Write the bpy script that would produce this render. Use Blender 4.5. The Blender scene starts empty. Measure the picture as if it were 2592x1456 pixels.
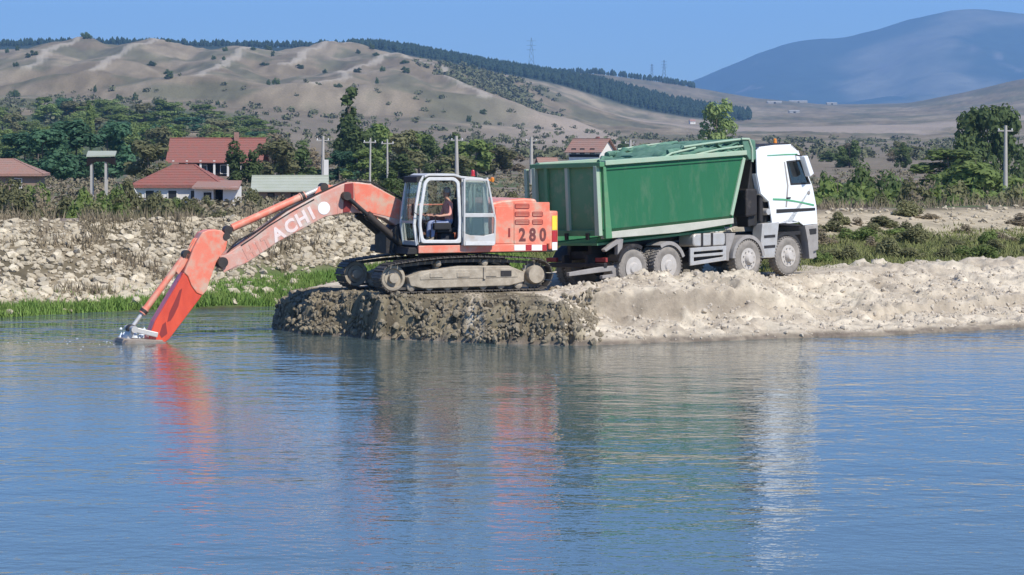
import bpy, bmesh, math, random
import numpy as np
from mathutils import Vector, Matrix, Euler

R = math.radians
scn = bpy.context.scene
C = scn.collection
# ------------------------------------------------------------------ camera
F, HZ, CX, CAMZ = 6630.0, 380.0, 1296.0, 4.75      # focal length and horizon row in photograph pixels, eye height above the river
cam_d = bpy.data.cameras.new('camera'); cam = bpy.data.objects.new('camera', cam_d); C.objects.link(cam)
cam.location = (0, 0, CAMZ); cam.rotation_euler = (R(90), 0, 0)
cam_d.sensor_width = 36; cam_d.lens = 36 * F / 2592
cam_d.shift_y = -(728 - HZ) / 2592
cam_d.clip_start = 0.5; cam_d.clip_end = 40000
scn.camera = cam
# ------------------------------------------------------------------ sky, sun, exposure
SUN_AZ, SUN_EL = R(137), R(47)                     # clockwise from +Y: behind the photographer's right shoulder
w = bpy.data.worlds.new('World'); scn.world = w; w.use_nodes = True
nt = w.node_tree; nt.nodes.clear()
sky = nt.nodes.new('ShaderNodeTexSky'); sky.sky_type = 'NISHITA'; sky.sun_disc = False
sky.sun_elevation = SUN_EL; sky.sun_rotation = SUN_AZ
sky.altitude = 0; sky.air_density = 1.0; sky.dust_density = 0.0; sky.ozone_density = 3.0
tint = nt.nodes.new('ShaderNodeMix'); tint.data_type = 'RGBA'; tint.blend_type = 'MULTIPLY'
tint.inputs[0].default_value = 1.0; tint.inputs[7].default_value = (0.45, 0.64, 0.96, 1)
bg = nt.nodes.new('ShaderNodeBackground'); bg.inputs[1].default_value = 0.13
wo = nt.nodes.new('ShaderNodeOutputWorld')
nt.links.new(sky.outputs[0], tint.inputs[6]); nt.links.new(tint.outputs[2], bg.inputs[0]); nt.links.new(bg.outputs[0], wo.inputs[0])
sd = bpy.data.lights.new('sun', 'SUN'); sd.energy = 4.2; sd.angle = R(0.53); sd.color = (1.0, 0.95, 0.86)
sun = bpy.data.objects.new('sun', sd); C.objects.link(sun)
sdir = Vector((math.sin(SUN_AZ) * math.cos(SUN_EL), math.cos(SUN_AZ) * math.cos(SUN_EL), math.sin(SUN_EL)))
sun.rotation_euler = sdir.to_track_quat('Z', 'Y').to_euler(); sun.location = (30, -30, 60)
scn.view_settings.view_transform = 'Standard'; scn.view_settings.look = 'None'
scn.view_settings.exposure = 0.38; scn.view_settings.gamma = 1
scn.view_settings.use_curve_mapping = False
scn.cycles.use_denoising = True
scn.cycles.max_bounces = 6; scn.cycles.volume_bounces = 1; scn.cycles.transparent_max_bounces = 12
scn.cycles.sample_clamp_indirect = 6

# ------------------------------------------------------------------ helpers
rnd = random.Random(7)
def _hash(ix, iy, s):
    h = (ix.astype(np.int64) * 374761393 + iy.astype(np.int64) * 668265263 + s * 982451653) & 0x7fffffff
    h = ((h ^ (h >> 13)) * 1274126177) & 0x7fffffff
    return ((h ^ (h >> 16)) & 0xffff) / 65535.0
def vnoise(x, y, s=0):
    x = np.asarray(x, float); y = np.asarray(y, float)
    ix = np.floor(x); iy = np.floor(y); fx = x - ix; fy = y - iy
    fx = fx * fx * fx * (fx * (fx * 6 - 15) + 10); fy = fy * fy * fy * (fy * (fy * 6 - 15) + 10)
    a = _hash(ix, iy, s); b = _hash(ix + 1, iy, s); c = _hash(ix, iy + 1, s); d = _hash(ix + 1, iy + 1, s)
    return (a + (b - a) * fx) * (1 - fy) + (c + (d - c) * fx) * fy
def fbm(x, y, o=4, s=0):
    t = 0; a = 1; n = 0
    for i in range(o):
        t = t + a * vnoise(x * 2 ** i, y * 2 ** i, s + i * 17); n += a; a *= .5
    return t / n - .5
def sstep(a, b, x):
    t = np.clip((x - a) / (b - a), 0, 1); return t * t * (3 - 2 * t)
def tag(o, label=None, cat=None, group=None, kind=None):
    if label: o['label'] = label
    if cat: o['category'] = cat
    if group: o['group'] = group
    if kind: o['kind'] = kind
    return o
def empty(name, loc=(0, 0, 0), parent=None):
    o = bpy.data.objects.new(name, None); o.empty_display_size = .3; o.location = loc; o.parent = parent
    C.objects.link(o); return o
def copy_tree(o, parent=None):
    c = o.copy(); C.objects.link(c); c.parent = parent
    for ch in list(o.children): copy_tree(ch, c)
    return c

class MB:
    def __init__(s): s.v = []; s.f = []; s.mi = []
    def add(s, vs, fs, m=0):
        n = len(s.v); s.v += [tuple(p) for p in vs]; s.f += [tuple(i + n for i in f) for f in fs]; s.mi += [m] * len(fs); return s
    def box(s, x0, x1, y0, y1, z0, z1, m=0):
        v = [(x, y, z) for x in (x0, x1) for y in (y0, y1) for z in (z0, z1)]
        return s.add(v, [(0, 1, 3, 2), (4, 6, 7, 5), (0, 4, 5, 1), (2, 3, 7, 6), (0, 2, 6, 4), (1, 5, 7, 3)], m)
    def beam(s, p0, p1, w, h, up=(0, 0, 1), w1=None, h1=None, m=0):
        p0 = Vector(p0); p1 = Vector(p1); d = (p1 - p0).normalized(); u = Vector(up)
        if abs(d.dot(u)) > .98: u = Vector((0, 1, 0))
        a = d.cross(u).normalized(); b = a.cross(d)
        w1 = w if w1 is None else w1; h1 = h if h1 is None else h1
        v = [p + a * sx * ww / 2 + b * sy * hh / 2 for p, ww, hh in ((p0, w, h), (p1, w1, h1)) for sx, sy in ((-1, -1), (1, -1), (1, 1), (-1, 1))]
        return s.add(v, [(0, 3, 2, 1), (4, 5, 6, 7), (0, 1, 5, 4), (1, 2, 6, 5), (2, 3, 7, 6), (3, 0, 4, 7)], m)
    def prism(s, pts, y0, y1, m=0, ax='y'):
        n = len(pts)
        if ax == 'y': v = [(x, y0, z) for x, z in pts] + [(x, y1, z) for x, z in pts]
        elif ax == 'x': v = [(y0, a, b) for a, b in pts] + [(y1, a, b) for a, b in pts]
        else: v = [(a, b, y0) for a, b in pts] + [(a, b, y1) for a, b in pts]
        f = [tuple(range(n)), tuple(range(2 * n - 1, n - 1, -1))] + [(i, i + n, (i + 1) % n + n, (i + 1) % n) for i in range(n)]
        return s.add(v, f, m)
    def ring(s, outer, inner, y0, y1, m=0):          # flat frame: outer and inner outline with the same number of points
        n = len(outer)
        v = [(x, y, z) for y in (y0, y1) for o in (outer, inner) for x, z in o]
        f = []
        for i in range(n):
            j = (i + 1) % n
            f += [(i, j, n + j, n + i), (2 * n + i, 3 * n + i, 3 * n + j, 2 * n + j), (i, 2 * n + i, 2 * n + j, j), (n + i, n + j, 3 * n + j, 3 * n + i)]
        return s.add(v, f, m)
    def tube(s, path, r, n=8, m=0, caps=True):
        P = [Vector(p) for p in path]; rr = r if isinstance(r, (list, tuple)) else [r] * len(P)
        vs = []; a = None
        for i, p in enumerate(P):
            d = (P[min(i + 1, len(P) - 1)] - P[max(i - 1, 0)]).normalized()
            if a is None:
                t = Vector((0, 0, 1)) if abs(d.z) < .9 else Vector((0, 1, 0))
                a = d.cross(t).normalized()
            else: a = (a - d * a.dot(d)).normalized()
            b = d.cross(a)
            vs += [p + (a * math.cos(2 * math.pi * k / n) + b * math.sin(2 * math.pi * k / n)) * rr[i] for k in range(n)]
        fs = [(i * n + k, i * n + (k + 1) % n, (i + 1) * n + (k + 1) % n, (i + 1) * n + k) for i in range(len(P) - 1) for k in range(n)]
        if caps: fs += [tuple(range(n - 1, -1, -1)), tuple(range((len(P) - 1) * n, len(P) * n))]
        return s.add(vs, fs, m)
    def lathe(s, prof, c=(0, 0, 0), n=24, m=0, ax='y'):  # prof: (radius, offset along the axis)
        vs = []
        for r, o in prof:
            for k in range(n):
                a = 2 * math.pi * k / n; x, z = r * math.cos(a), r * math.sin(a)
                vs.append((c[0] + x, c[1] + o, c[2] + z) if ax == 'y' else (c[0] + x, c[1] + z, c[2] + o))
        fs = [(i * n + k, (i + 1) * n + k, (i + 1) * n + (k + 1) % n, i * n + (k + 1) % n) for i in range(len(prof) - 1) for k in range(n)]
        fs += [tuple(range(n)), tuple(range(len(prof) * n - 1, (len(prof) - 1) * n - 1, -1))]
        return s.add(vs, fs, m)
    def mesh(s, name, mats, smooth=0):
        me = bpy.data.meshes.new(name); me.from_pydata(s.v, [], s.f)
        for m in (mats if isinstance(mats, (list, tuple)) else [mats]): me.materials.append(m)
        if any(s.mi): me.polygons.foreach_set('material_index', s.mi)
        bm = bmesh.new(); bm.from_mesh(me); bmesh.ops.recalc_face_normals(bm, faces=bm.faces); bm.to_mesh(me); bm.free()
        if smooth:
            me.polygons.foreach_set('use_smooth', [True] * len(me.polygons)); me.set_sharp_from_angle(angle=R(smooth))
        me.update(); return me
    def build(s, name, mats, parent=None, smooth=0, bevel=0):
        o = bpy.data.objects.new(name, s.mesh(name, mats, smooth)); o.parent = parent; C.objects.link(o)
        if bevel:
            b = o.modifiers.new('bevel', 'BEVEL'); b.width = bevel; b.segments = 2; b.limit_method = 'ANGLE'; b.angle_limit = R(35)
        return o
def link_mesh(name, me, parent=None):
    o = bpy.data.objects.new(name, me); o.parent = parent; C.objects.link(o); return o

def mat(name, col, rough=.6, metal=0., col2=None, scale=3., amt=.5, bump=0., bscale=20., spec=.5, coat=0., dust=None, dscale=2., damt=.5, attr=None, rand=0., coord='Object', stretch=(1, 1, 1)):
    """procedural surface: base colour, a second colour or a dust layer broken up by noise, fine relief"""
    m = bpy.data.materials.new(name); m.use_nodes = True; t = m.node_tree; N = t.nodes; L = t.links
    p = N['Principled BSDF']; p.inputs['Roughness'].default_value = rough; p.inputs['Metallic'].default_value = metal
    p.inputs['Specular IOR Level'].default_value = spec; p.inputs['Coat Weight'].default_value = coat
    tc = N.new('ShaderNodeTexCoord'); mp = N.new('ShaderNodeMapping'); L.new(tc.outputs[coord], mp.inputs[0]); mp.inputs['Scale'].default_value = stretch
    if attr:
        a = N.new('ShaderNodeVertexColor'); a.layer_name = attr; cur = a.outputs[0]
    else:
        a = N.new('ShaderNodeRGB'); a.outputs[0].default_value = (*col, 1); cur = a.outputs[0]
    def noise(sc, det=5, ro=.6):
        n = N.new('ShaderNodeTexNoise'); n.inputs['Scale'].default_value = sc; n.inputs['Detail'].default_value = det; n.inputs['Roughness'].default_value = ro
        L.new(mp.outputs[0], n.inputs['Vector']); return n
    def mixc(fac, c1, c2, mode='MIX'):
        x = N.new('ShaderNodeMix'); x.data_type = 'RGBA'; x.blend_type = mode
        L.new(fac, x.inputs[0]); L.new(c1, x.inputs[6])
        if isinstance(c2, tuple): x.inputs[7].default_value = (*c2, 1)
        else: L.new(c2, x.inputs[7])
        return x.outputs[2]
    def ramp(o, lo, hi):
        r_ = N.new('ShaderNodeMapRange'); r_.inputs[1].default_value = lo; r_.inputs[2].default_value = hi; r_.clamp = True; L.new(o, r_.inputs[0]); return r_.outputs[0]
    if col2 is not None:
        n = noise(scale); fac = ramp(n.outputs[0], .5 - .5 * (1 - amt) - .02, .5 + .5 * (1 - amt) + .02); cur = mixc(fac, cur, tuple(col2))
    if attr:
        n = noise(scale, 8, .7); v = N.new('ShaderNodeMapRange'); v.inputs[1].default_value = .3; v.inputs[2].default_value = .7
        v.inputs[3].default_value = 1 - amt; v.inputs[4].default_value = 1 + amt; L.new(n.outputs[0], v.inputs[0])
        x = N.new('ShaderNodeMix'); x.data_type = 'RGBA'; x.blend_type = 'MULTIPLY'; x.inputs[0].default_value = 1
        L.new(cur, x.inputs[6]); L.new(v.outputs[0], x.inputs[7]); cur = x.outputs[2]
    if dust is not None:
        n = noise(dscale, 8, .65); cur = mixc(ramp(n.outputs[0], .62 - damt * .35, .85 - damt * .35), cur, tuple(dust))
    if rand:
        oi = N.new('ShaderNodeObjectInfo'); v = N.new('ShaderNodeMapRange'); v.inputs[3].default_value = 1 - rand; v.inputs[4].default_value = 1 + rand
        L.new(oi.outputs['Random'], v.inputs[0]); x = N.new('ShaderNodeMix'); x.data_type = 'RGBA'; x.blend_type = 'MULTIPLY'; x.inputs[0].default_value = 1
        L.new(cur, x.inputs[6]); L.new(v.outputs[0], x.inputs[7]); cur = x.outputs[2]
    L.new(cur, p.inputs['Base Color'])
    if bump:
        n = noise(bscale, 6, .6); b = N.new('ShaderNodeBump'); b.inputs['Strength'].default_value = 1; b.inputs['Distance'].default_value = bump
        L.new(n.outputs[0], b.inputs['Height']); L.new(b.outputs[0], p.inputs['Normal'])
    return m

SAND = (.56, .49, .40)
M = {}
M['orange'] = mat('orange paint', (.80, .160, .080), .5, col2=(.80, .27, .18), scale=1.6, amt=.35, coat=.1, dust=(.60, .40, .28), dscale=3.2, damt=.5)
M['orange_wet'] = mat('wet orange paint', (.82, .105, .035), .3, col2=(.55, .045, .02), scale=2.5, amt=.5, coat=.4, stretch=(1, 1, .4))
M['orange_faded'] = mat('faded orange paint', (.74, .22, .15), .55, col2=(.58, .34, .26), scale=1.4, amt=.45, dust=SAND, dscale=2.5, damt=.55)
M['white_faded'] = mat('faded white lettering', (.82, .76, .72), .6, col2=(.78, .55, .47), scale=5, amt=.5)
M['ghost'] = mat('worn lettering', (.62, .34, .26), .6, col2=(.60, .25, .18), scale=9, amt=.5)
M['black'] = mat('black rubber', (.012, .012, .013), .7, col2=(.03, .028, .026), scale=6)
M['dark'] = mat('greasy dark steel', (.022, .018, .016), .55, col2=(.06, .045, .035), scale=4, amt=.5)
M['soot'] = mat('dark machine steel', (.022, .019, .018), .65, dust=(.12, .10, .085), dscale=3, damt=.2)
M['track'] = mat('worn track steel', (.045, .040, .035), .6, col2=(.12, .10, .075), scale=5, amt=.4)
M['dusty'] = mat('steel caked with dry sand', (.52, .45, .345), .9, col2=(.24, .195, .14), scale=4.5, amt=.45, bump=.01, bscale=14)
M['cabgrey'] = mat('pale grey cab paint', (.60, .60, .58), .45, col2=(.48, .46, .43), scale=4, amt=.4, dust=(.45, .38, .30), dscale=3, damt=.25)
M['cabwhite'] = mat('white cab paint', (.74, .74, .72), .45, col2=(.55, .53, .49), scale=6, amt=.45)
M['interior'] = mat('dark cab lining', (.02, .02, .022), .8)
M['seat'] = mat('dark seat cloth', (.03, .032, .04), .9)
M['chrome'] = mat('polished rod', (.80, .80, .80), .18, metal=1.)
M['steel'] = mat('bright worn steel', (.62, .62, .60), .45, metal=.25, col2=(.52, .46, .38), scale=7, amt=.5)
M['wornb'] = mat('worn muddy bucket steel', (.30, .27, .23), .6, col2=(.20, .15, .11), scale=6)
M['red'] = mat('red plastic', (.45, .02, .02), .3, coat=.4)
M['amber'] = mat('amber plastic', (.75, .25, .03), .3, coat=.4)
M['yellow'] = mat('yellow sticker', (.90, .68, .06), .4)
M['rw'] = mat('white reflective sticker', (.85, .83, .80), .4)
M['digit'] = mat('dark red-brown digits', (.13, .025, .02), .5, col2=(.20, .07, .06), scale=9)
M['grille'] = mat('dark red grille', (.26, .03, .025), .6)
M['green'] = mat('green tipper paint', (.012, .118, .044), .55, col2=(.022, .148, .062), scale=1.2, amt=.4, bump=.03, bscale=1.1, dust=(.075, .165, .085), dscale=2.6, damt=.32, stretch=(1, 1, .35))
M['greend'] = mat('dusty green tipper paint', (.060, .24, .11), .6, col2=(.12, .25, .12), scale=1.5, amt=.45, dust=(.20, .28, .16), dscale=3.0, damt=.25)
M['greenpale'] = mat('pale green worn steel', (.27, .43, .30), .6, col2=(.40, .45, .33), scale=2.5, amt=.4)
M['rail'] = mat('sand-dusted rail', (.56, .54, .46), .8, col2=(.36, .38, .31), scale=1.8, amt=.45)
M['tarp'] = mat('green tarpaulin', (.06, .16, .11), .85, col2=(.16, .27, .20), scale=3.5, amt=.4, bump=.02, bscale=5, spec=.2)
M['twhite'] = mat('white lorry paint', (.82, .84, .84), .3, coat=.3, col2=(.76, .77, .76), scale=2)
M['tgrey'] = mat('dusty grey plastic', (.36, .34, .315), .75, col2=(.22, .20, .185), scale=4, amt=.4)
M['alu'] = mat('dusty aluminium', (.60, .58, .55), .45, metal=.4, col2=(.48, .44, .38), scale=4)
M['tyre'] = mat('dusty tyre rubber', (.13, .12, .105), .9, col2=(.36, .32, .275), scale=3.5, amt=.45)
M['rim'] = mat('dusty pale rim', (.52, .49, .45), .7, col2=(.40, .36, .31), scale=5)
M['stripe'] = mat('green stripe', (.10, .34, .17), .4)
M['lamp'] = mat('lamp glass', (.35, .37, .40), .12, coat=.5)
def glass(name, col, tr):
    m = bpy.data.materials.new(name); m.use_nodes = True; t = m.node_tree; t.nodes.clear()
    a = t.nodes.new('ShaderNodeBsdfTransparent'); a.inputs[0].default_value = (*col, 1)
    g = t.nodes.new('ShaderNodeBsdfGlossy'); g.inputs['Roughness'].default_value = .04
    x = t.nodes.new('ShaderNodeMixShader'); x.inputs[0].default_value = tr
    o = t.nodes.new('ShaderNodeOutputMaterial')
    t.links.new(a.outputs[0], x.inputs[1]); t.links.new(g.outputs[0], x.inputs[2]); t.links.new(x.outputs[0], o.inputs[0]); return m
M['glass'] = glass('cab glass', (.80, .84, .82), .10)
M['tint'] = glass('tinted lorry glass', (.35, .40, .40), .16)

# ------------------------------------------------------------------ ground: one sheet from the river bed to the far hills
def px_x(px, Y): return (px - CX) / F * Y
def py_z(py, Y): return CAMZ - (py - HZ) * Y / F
cols = np.array([-1400, -600, 0, 170, 390, 560, 760, 880, 980, 1120, 1270, 1400, 1510, 1600, 1740, 1900, 2100, 2300, 2450, 2592, 3200, 4200], float)
rowsY = [420, 700, 950, 1250, 1600, 2000, 2400, 2700, 3200, 3650, 4200, 5200, 7000, 14000]
rowpy = [
 [451] * 22,
 [402, 398, 396, 395, 396, 397, 400, 404, 406, 408, 408, 408, 408, 408, 408, 408, 408, 408, 407, 405, 400, 395],
 [335, 325, 315, 312, 320, 332, 352, 366, 375, 380, 383, 385, 386, 387, 388, 388, 388, 388, 387, 384, 378, 370],
 [285, 278, 275, 275, 283, 296, 314, 328, 336, 342, 346, 350, 354, 358, 362, 366, 368, 368, 366, 362, 350, 345],
 [255, 250, 248, 247, 250, 258, 275, 285, 285, 290, 312, 325, 335, 341, 347, 351, 353, 352, 350, 344, 330, 325],
 [190, 190, 190, 186, 190, 195, 208, 212, 212, 225, 262, 290, 307, 320, 330, 338, 340, 338, 335, 328, 312, 300],
 [130, 125, 123, 115, 120, 126, 135, 133, 152, 158, 189, 236, 279, 303, 315, 325, 324, 320, 312, 298, 280, 270],
 [150, 145, 142, 136, 138, 142, 146, 142, 146, 162, 194, 219, 272, 300, 311, 317, 313, 308, 300, 286, 262, 250],
 [118, 116, 115, 112, 110, 113, 116, 114, 118, 143, 170, 191, 209, 234, 274, 300, 300, 296, 286, 268, 235, 220],
 [150, 150, 150, 150, 150, 150, 150, 150, 150, 165, 190, 205, 215, 232, 262, 282, 285, 282, 268, 240, 205, 190],
 [160, 160, 160, 160, 160, 160, 160, 160, 160, 170, 182, 186, 185, 196, 216, 246, 268, 262, 228, 191, 150, 140],
 [250] * 13 + [255, 258, 262, 268, 268, 262, 250, 230, 225],
 [290] * 13 + [285, 272, 266, 264, 262, 260, 258, 255, 250],
 [340] * 22]
NP_, NY_ = 560, 620
gpx = np.linspace(-1400, 4200, NP_); gly = np.linspace(math.log(420), math.log(14000), NY_)
zk = np.array([[py_z(a, Y) for a in r] for r, Y in zip(rowpy, rowsY)])
zk = np.array([np.interp(gpx, cols, z) for z in zk])
lk = np.log(rowsY)
gz = np.array([np.interp(gly, lk, zk[:, j]) for j in range(NP_)]).T
def blur(a, n, ax):
    k = np.hanning(n + 2)[1:-1]; k /= k.sum()
    p = [(0, 0), (0, 0)]; p[ax] = (n // 2, n // 2); b = np.pad(a, p, mode='edge')
    return np.apply_along_axis(lambda r: np.convolve(r, k, 'valid'), ax, b)
gz = blur(blur(gz, 17, 0), 15, 1)
# spurs running down from the plateau towards the village, and the cone in front of it
SPURS = [[(182, 2330), (128, 2100), (70, 1850)], [(383, 2300), (300, 2020), (225, 1750)], [(616, 2250), (556, 2000), (495, 1680)],
         [(984, 2240), (893, 2000), (803, 1640)], [(984, 2240), (1065, 2150), (1150, 1950), (1212, 1700)], [(1010, 2230), (1010, 2000), (985, 1650)], [(880, 2390), (770, 2230), (700, 2000)]]
gX = (gpx[None, :] - CX) / F * np.exp(gly)[:, None]; gY = np.repeat(np.exp(gly)[:, None], NP_, 1)
def seg_dist(X, Y, pts):
    d = np.full(np.shape(X), 1e9)
    for (xa, ya), (xb, yb) in zip(pts[:-1], pts[1:]):
        t = np.clip(((X - xa) * (xb - xa) + (Y - ya) * (yb - ya)) / ((xb - xa) ** 2 + (yb - ya) ** 2), 0, 1)
        d = np.minimum(d, np.hypot(X - xa - t * (xb - xa), Y - ya - t * (yb - ya)))
    return d
wob = 26 * fbm(gX / 120, gY / 160, 3, 91)
pathd = np.full(gX.shape, 1e9); spur = np.zeros(gX.shape)
for i, s in enumerate(SPURS):
    q = [(px_x(p, Y), Y) for p, Y in s]; d = seg_dist(gX + wob, gY, q)
    spur = np.maximum(spur, (15 if i != 5 else 16) * np.clip(1 - d / (88 if i != 5 else 95), 0, 1) ** 1.1)
    if i not in (5,): pathd = np.minimum(pathd, d)
gz = gz + spur
gz += sstep(700, 1500, gY) * (5 * fbm(gX / 170, gY / 260, 4, 5) + 2.2 * fbm(gX / 45, gY / 70, 4, 15)) * (1 + .0 * gY)
gz += sstep(1500, 1900, gY) * (1 - sstep(2350, 2480, gY)) * (-9 * np.abs(fbm(gX / 46 + gY / 200, gY / 420, 3, 33)) * 2)
def far_z(X, Y):
    X, Y = np.broadcast_arrays(np.asarray(X, float), np.asarray(Y, float))
    px = np.clip(X / np.maximum(Y, 1) * F + CX, -1399, 4199); ly = np.clip(np.log(np.maximum(Y, 421)), gly[0], gly[-1] - 1e-6)
    a = (px - gpx[0]) / (gpx[1] - gpx[0]); b = (ly - gly[0]) / (gly[1] - gly[0])
    i = np.clip(a.astype(int), 0, NP_ - 2); j = np.clip(b.astype(int), 0, NY_ - 2); fa = a - i; fb = b - j
    return (gz[j, i] * (1 - fa) + gz[j, i + 1] * fa) * (1 - fb) + (gz[j + 1, i] * (1 - fa) + gz[j + 1, i + 1] * fa) * fb
def lev_crest(X): return np.interp(X, [-60, -16, -7, 0, 10, 20, 60], [68, 82, 86, 89, 96, 104, 130])
def lev_toe(X): return np.interp(X, [-60, -20, -14.5, -12.7, -7.25, -4, -2, 0, 5, 9.4, 16, 60], [45, 70.5, 74.1, 76.3, 79.6, 80.6, 80, 78, 76.6, 77.0, 82.0, 122])
def ground_z(X, Y):
    X, Y = np.broadcast_arrays(np.asarray(X, float), np.asarray(Y, float))
    yc, yt = lev_crest(X), lev_toe(X) + .5 * fbm(X / 2.2, X * 0 + 3, 3, 8)
    t = (Y - yt) / np.maximum(yc - yt, .5); zt = 1.12 * sstep(-4, 1, X)
    front = np.where(t < 0, np.maximum(-1.6, zt + (Y - yt) * .35), zt + (2.5 - zt) * np.interp(t, [0, .06, .45, 1], [0, .06, .30, 1]))
    front = front + sstep(.0, .1, t) * .16 * fbm(X / .8, Y / .8, 3, 44)
    back = 2.5 - 2.1 * sstep(3, 11, Y - yc)
    plain = np.where(Y > yc, back, front) + .25 * fbm(X / 9, Y / 9, 3, 3) * sstep(1, 6, Y - yc)
    f = far_z(X, Y); k = sstep(300, 430, Y)
    return plain * (1 - k) + f * k
def tz(x, y): return float(ground_z(x, y))

def colour_sheet(me, X, Y, Z, colfn):
    ca = me.color_attributes.new('Col', 'FLOAT_COLOR', 'POINT'); c = colfn(X, Y, Z)
    ca.data.foreach_set('color', np.concatenate([c, np.ones((len(c), 1))], 1).astype(np.float32).ravel())
def grid_obj(name, GX, GY, GZ, material, colfn=None, smooth=True):
    ny, nx = GX.shape; v = np.stack([GX, GY, GZ], -1).reshape(-1, 3)
    idx = np.arange(nx * ny).reshape(ny, nx)
    q = np.stack([idx[:-1, :-1], idx[:-1, 1:], idx[1:, 1:], idx[1:, :-1]], -1).reshape(-1, 4)
    me = bpy.data.meshes.new(name); me.vertices.add(len(v)); me.vertices.foreach_set('co', v.astype(np.float32).ravel())
    me.loops.add(q.size); me.loops.foreach_set('vertex_index', q.ravel().astype(np.int32))
    me.polygons.add(len(q)); me.polygons.foreach_set('loop_start', np.arange(0, q.size, 4, dtype=np.int32))
    me.update(calc_edges=True)
    if smooth: me.polygons.foreach_set('use_smooth', [True] * len(q))
    me.materials.append(material)
    if colfn: colour_sheet(me, v[:, 0], v[:, 1], v[:, 2], colfn)
    o = bpy.data.objects.new(name, me); C.objects.link(o); return o
def lerp(a, b, t): return a + (b - a) * t[:, None]
def c3(*a): return np.array(a)[None, :]
def ground_col(X, Y, Z):
    n = fbm(X / 6, Y / 10, 4, 61) + .5; n2 = fbm(X / 1.5, Y / 1.5, 3, 62) + .5
    t = (Y - lev_toe(X)) / np.maximum(lev_crest(X) - lev_toe(X), .5)
    c = np.repeat(c3(.235, .185, .145), len(X), 0)                                   # dry brown weeds on the plain
    c = lerp(c, c3(.10, .125, .055), sstep(.45, .62, n) * (Y > 90))
    face = (t < 1.05) & (Y < 140)
    stone = lerp(np.repeat(c3(.23, .19, .13), len(X), 0), c3(.12, .10, .065), sstep(.35, .65, n2))
    gr = np.clip(sstep(-11.5, -7, X) * sstep(.66, .45, t) + sstep(.20, .10, t) + sstep(0, 4, X) * sstep(.85, .5, t), 0, 1)
    stone = lerp(stone, np.where((X > 3)[:, None], c3(.125, .125, .055), c3(.085, .13, .035)), gr)
    stone = lerp(stone, c3(.50, .42, .29), sstep(3, 6, X) * sstep(.58, .74, t + .55 * (n - .5)) * sstep(1.0, .9, t) * (.5 + .5 * n2))
    stone = lerp(stone, c3(.06, .05, .035), sstep(.02, -.03, t))
    c = np.where(face[:, None], stone, c)
    # far country
    k = sstep(300, 650, Y)
    N1 = fbm(X / 90, Y / 160, 5, 71) + .5; N2 = fbm(X / 35, Y / 60, 4, 72) + .5
    far = lerp(np.repeat(c3(.205, .162, .102), len(X), 0), c3(.265, .215, .143), sstep(.42, .62, N1))
    far = lerp(far, c3(.095, .102, .055), sstep(.47, .64, N2) * .6)
    far = far * (1 + .75 * fbm(X / 7, Y / 45, 4, 73))[:, None]
    px = X / np.maximum(Y, 1) * F + CX
    low = sstep(1650, 1150, Y)
    far = lerp(far, c3(.085, .105, .05), low * sstep(750, 450, px) * sstep(.3, .5, N2))
    far = lerp(far, c3(.20, .165, .12), low * sstep(450, 750, px) * .7)
    fields = sstep(.50, .53, vnoise(X / 150 + 9, Y / 420, 77)) * sstep(1150, 1500, px)
    far = lerp(far, c3(.36, .29, .22), fields * .8 * sstep(900, 1200, Y) * sstep(2700, 2400, Y))
    # map attributes kept on the fine grid: pale bare spur crests, dark forest floor
    a = np.clip(((np.clip(px, -1399, 4199) - gpx[0]) / (gpx[1] - gpx[0])).astype(int), 0, NP_ - 1)
    b = np.clip(((np.log(np.maximum(Y, 421)) - gly[0]) / (gly[1] - gly[0])).astype(int), 0, NY_ - 1)
    pd = pathd[b, a]
    far = lerp(far, c3(.46, .40, .31), sstep(5.5, 1.5, pd) * sstep(1500, 1700, Y) * .6)
    forest = sstep(2820, 2900, Y) * sstep(3500, 3300, Y) * sstep(1900, 1840, px)
    far = lerp(far, c3(.025, .045, .035), forest * .95)
    far = lerp(far, c3(.11, .11, .09), sstep(3600, 4300, Y) * .55)
    c = c * (1 - k[:, None]) + far * k[:, None]
    return np.clip(c, .005, .8)
M['ground'] = mat('dry ground', (.2, .17, .13), .95, attr='Col', scale=.9, amt=.35, spec=.1)
th = np.tan(np.concatenate([np.linspace(-35, -13.5, 70, endpoint=False), np.linspace(-13.5, 13.5, 560), np.linspace(13.5, 35, 71)[1:]]) * math.pi / 180)
ry = np.concatenate([np.linspace(40, 66, 8, endpoint=False), np.linspace(66, 112, 150, endpoint=False), np.exp(np.linspace(math.log(112), math.log(13900), 470))])
GY, GT = np.meshgrid(ry, th, indexing='ij'); GX = GY * GT
ground = tag(grid_obj('ground', GX, GY, ground_z(GX, GY), M['ground'], ground_col), 'dry plain, levee and bare brown hills', None, None, 'structure')

# mountain
mpx = np.linspace(1350, 3600, 260); my = np.linspace(6300, 12500, 150)
crest = np.interp(mpx, [1350, 1600, 1735, 1790, 1850, 1930, 2000, 2060, 2130, 2200, 2300, 2400, 2480, 2592, 2750, 3000, 3600], [300, 262, 212, 192, 166, 132, 108, 100, 98, 80, 48, 27, 22, 36, 30, 60, 150])
MY, MP = np.meshgrid(my, mpx, indexing='ij'); MX = (MP - CX) / F * 9000 * (MY / 9000) ** .85
up = np.interp(MY, [6300, 6900, 9000, 12500], [0, .12, 1, .1]); up = up ** 1.15
zc = np.interp(MP, mpx, blur(py_z(crest, 9000)[None, :], 9, 1)[0])
MK = 14 / 9.                                                    # the crest stands 14 km out
MZ = 60 + (zc - 60) * up + 250 * fbm(MX / 700, MY / 1100, 5, 12) * np.sin(np.clip(up, 0, 1) * math.pi) ** .8 + 12 * fbm(MX / 160, MY / 160, 4, 13) * up
MX = MX * MK; MY = MY * MK; MZ = CAMZ + (MZ - CAMZ) * MK
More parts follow.
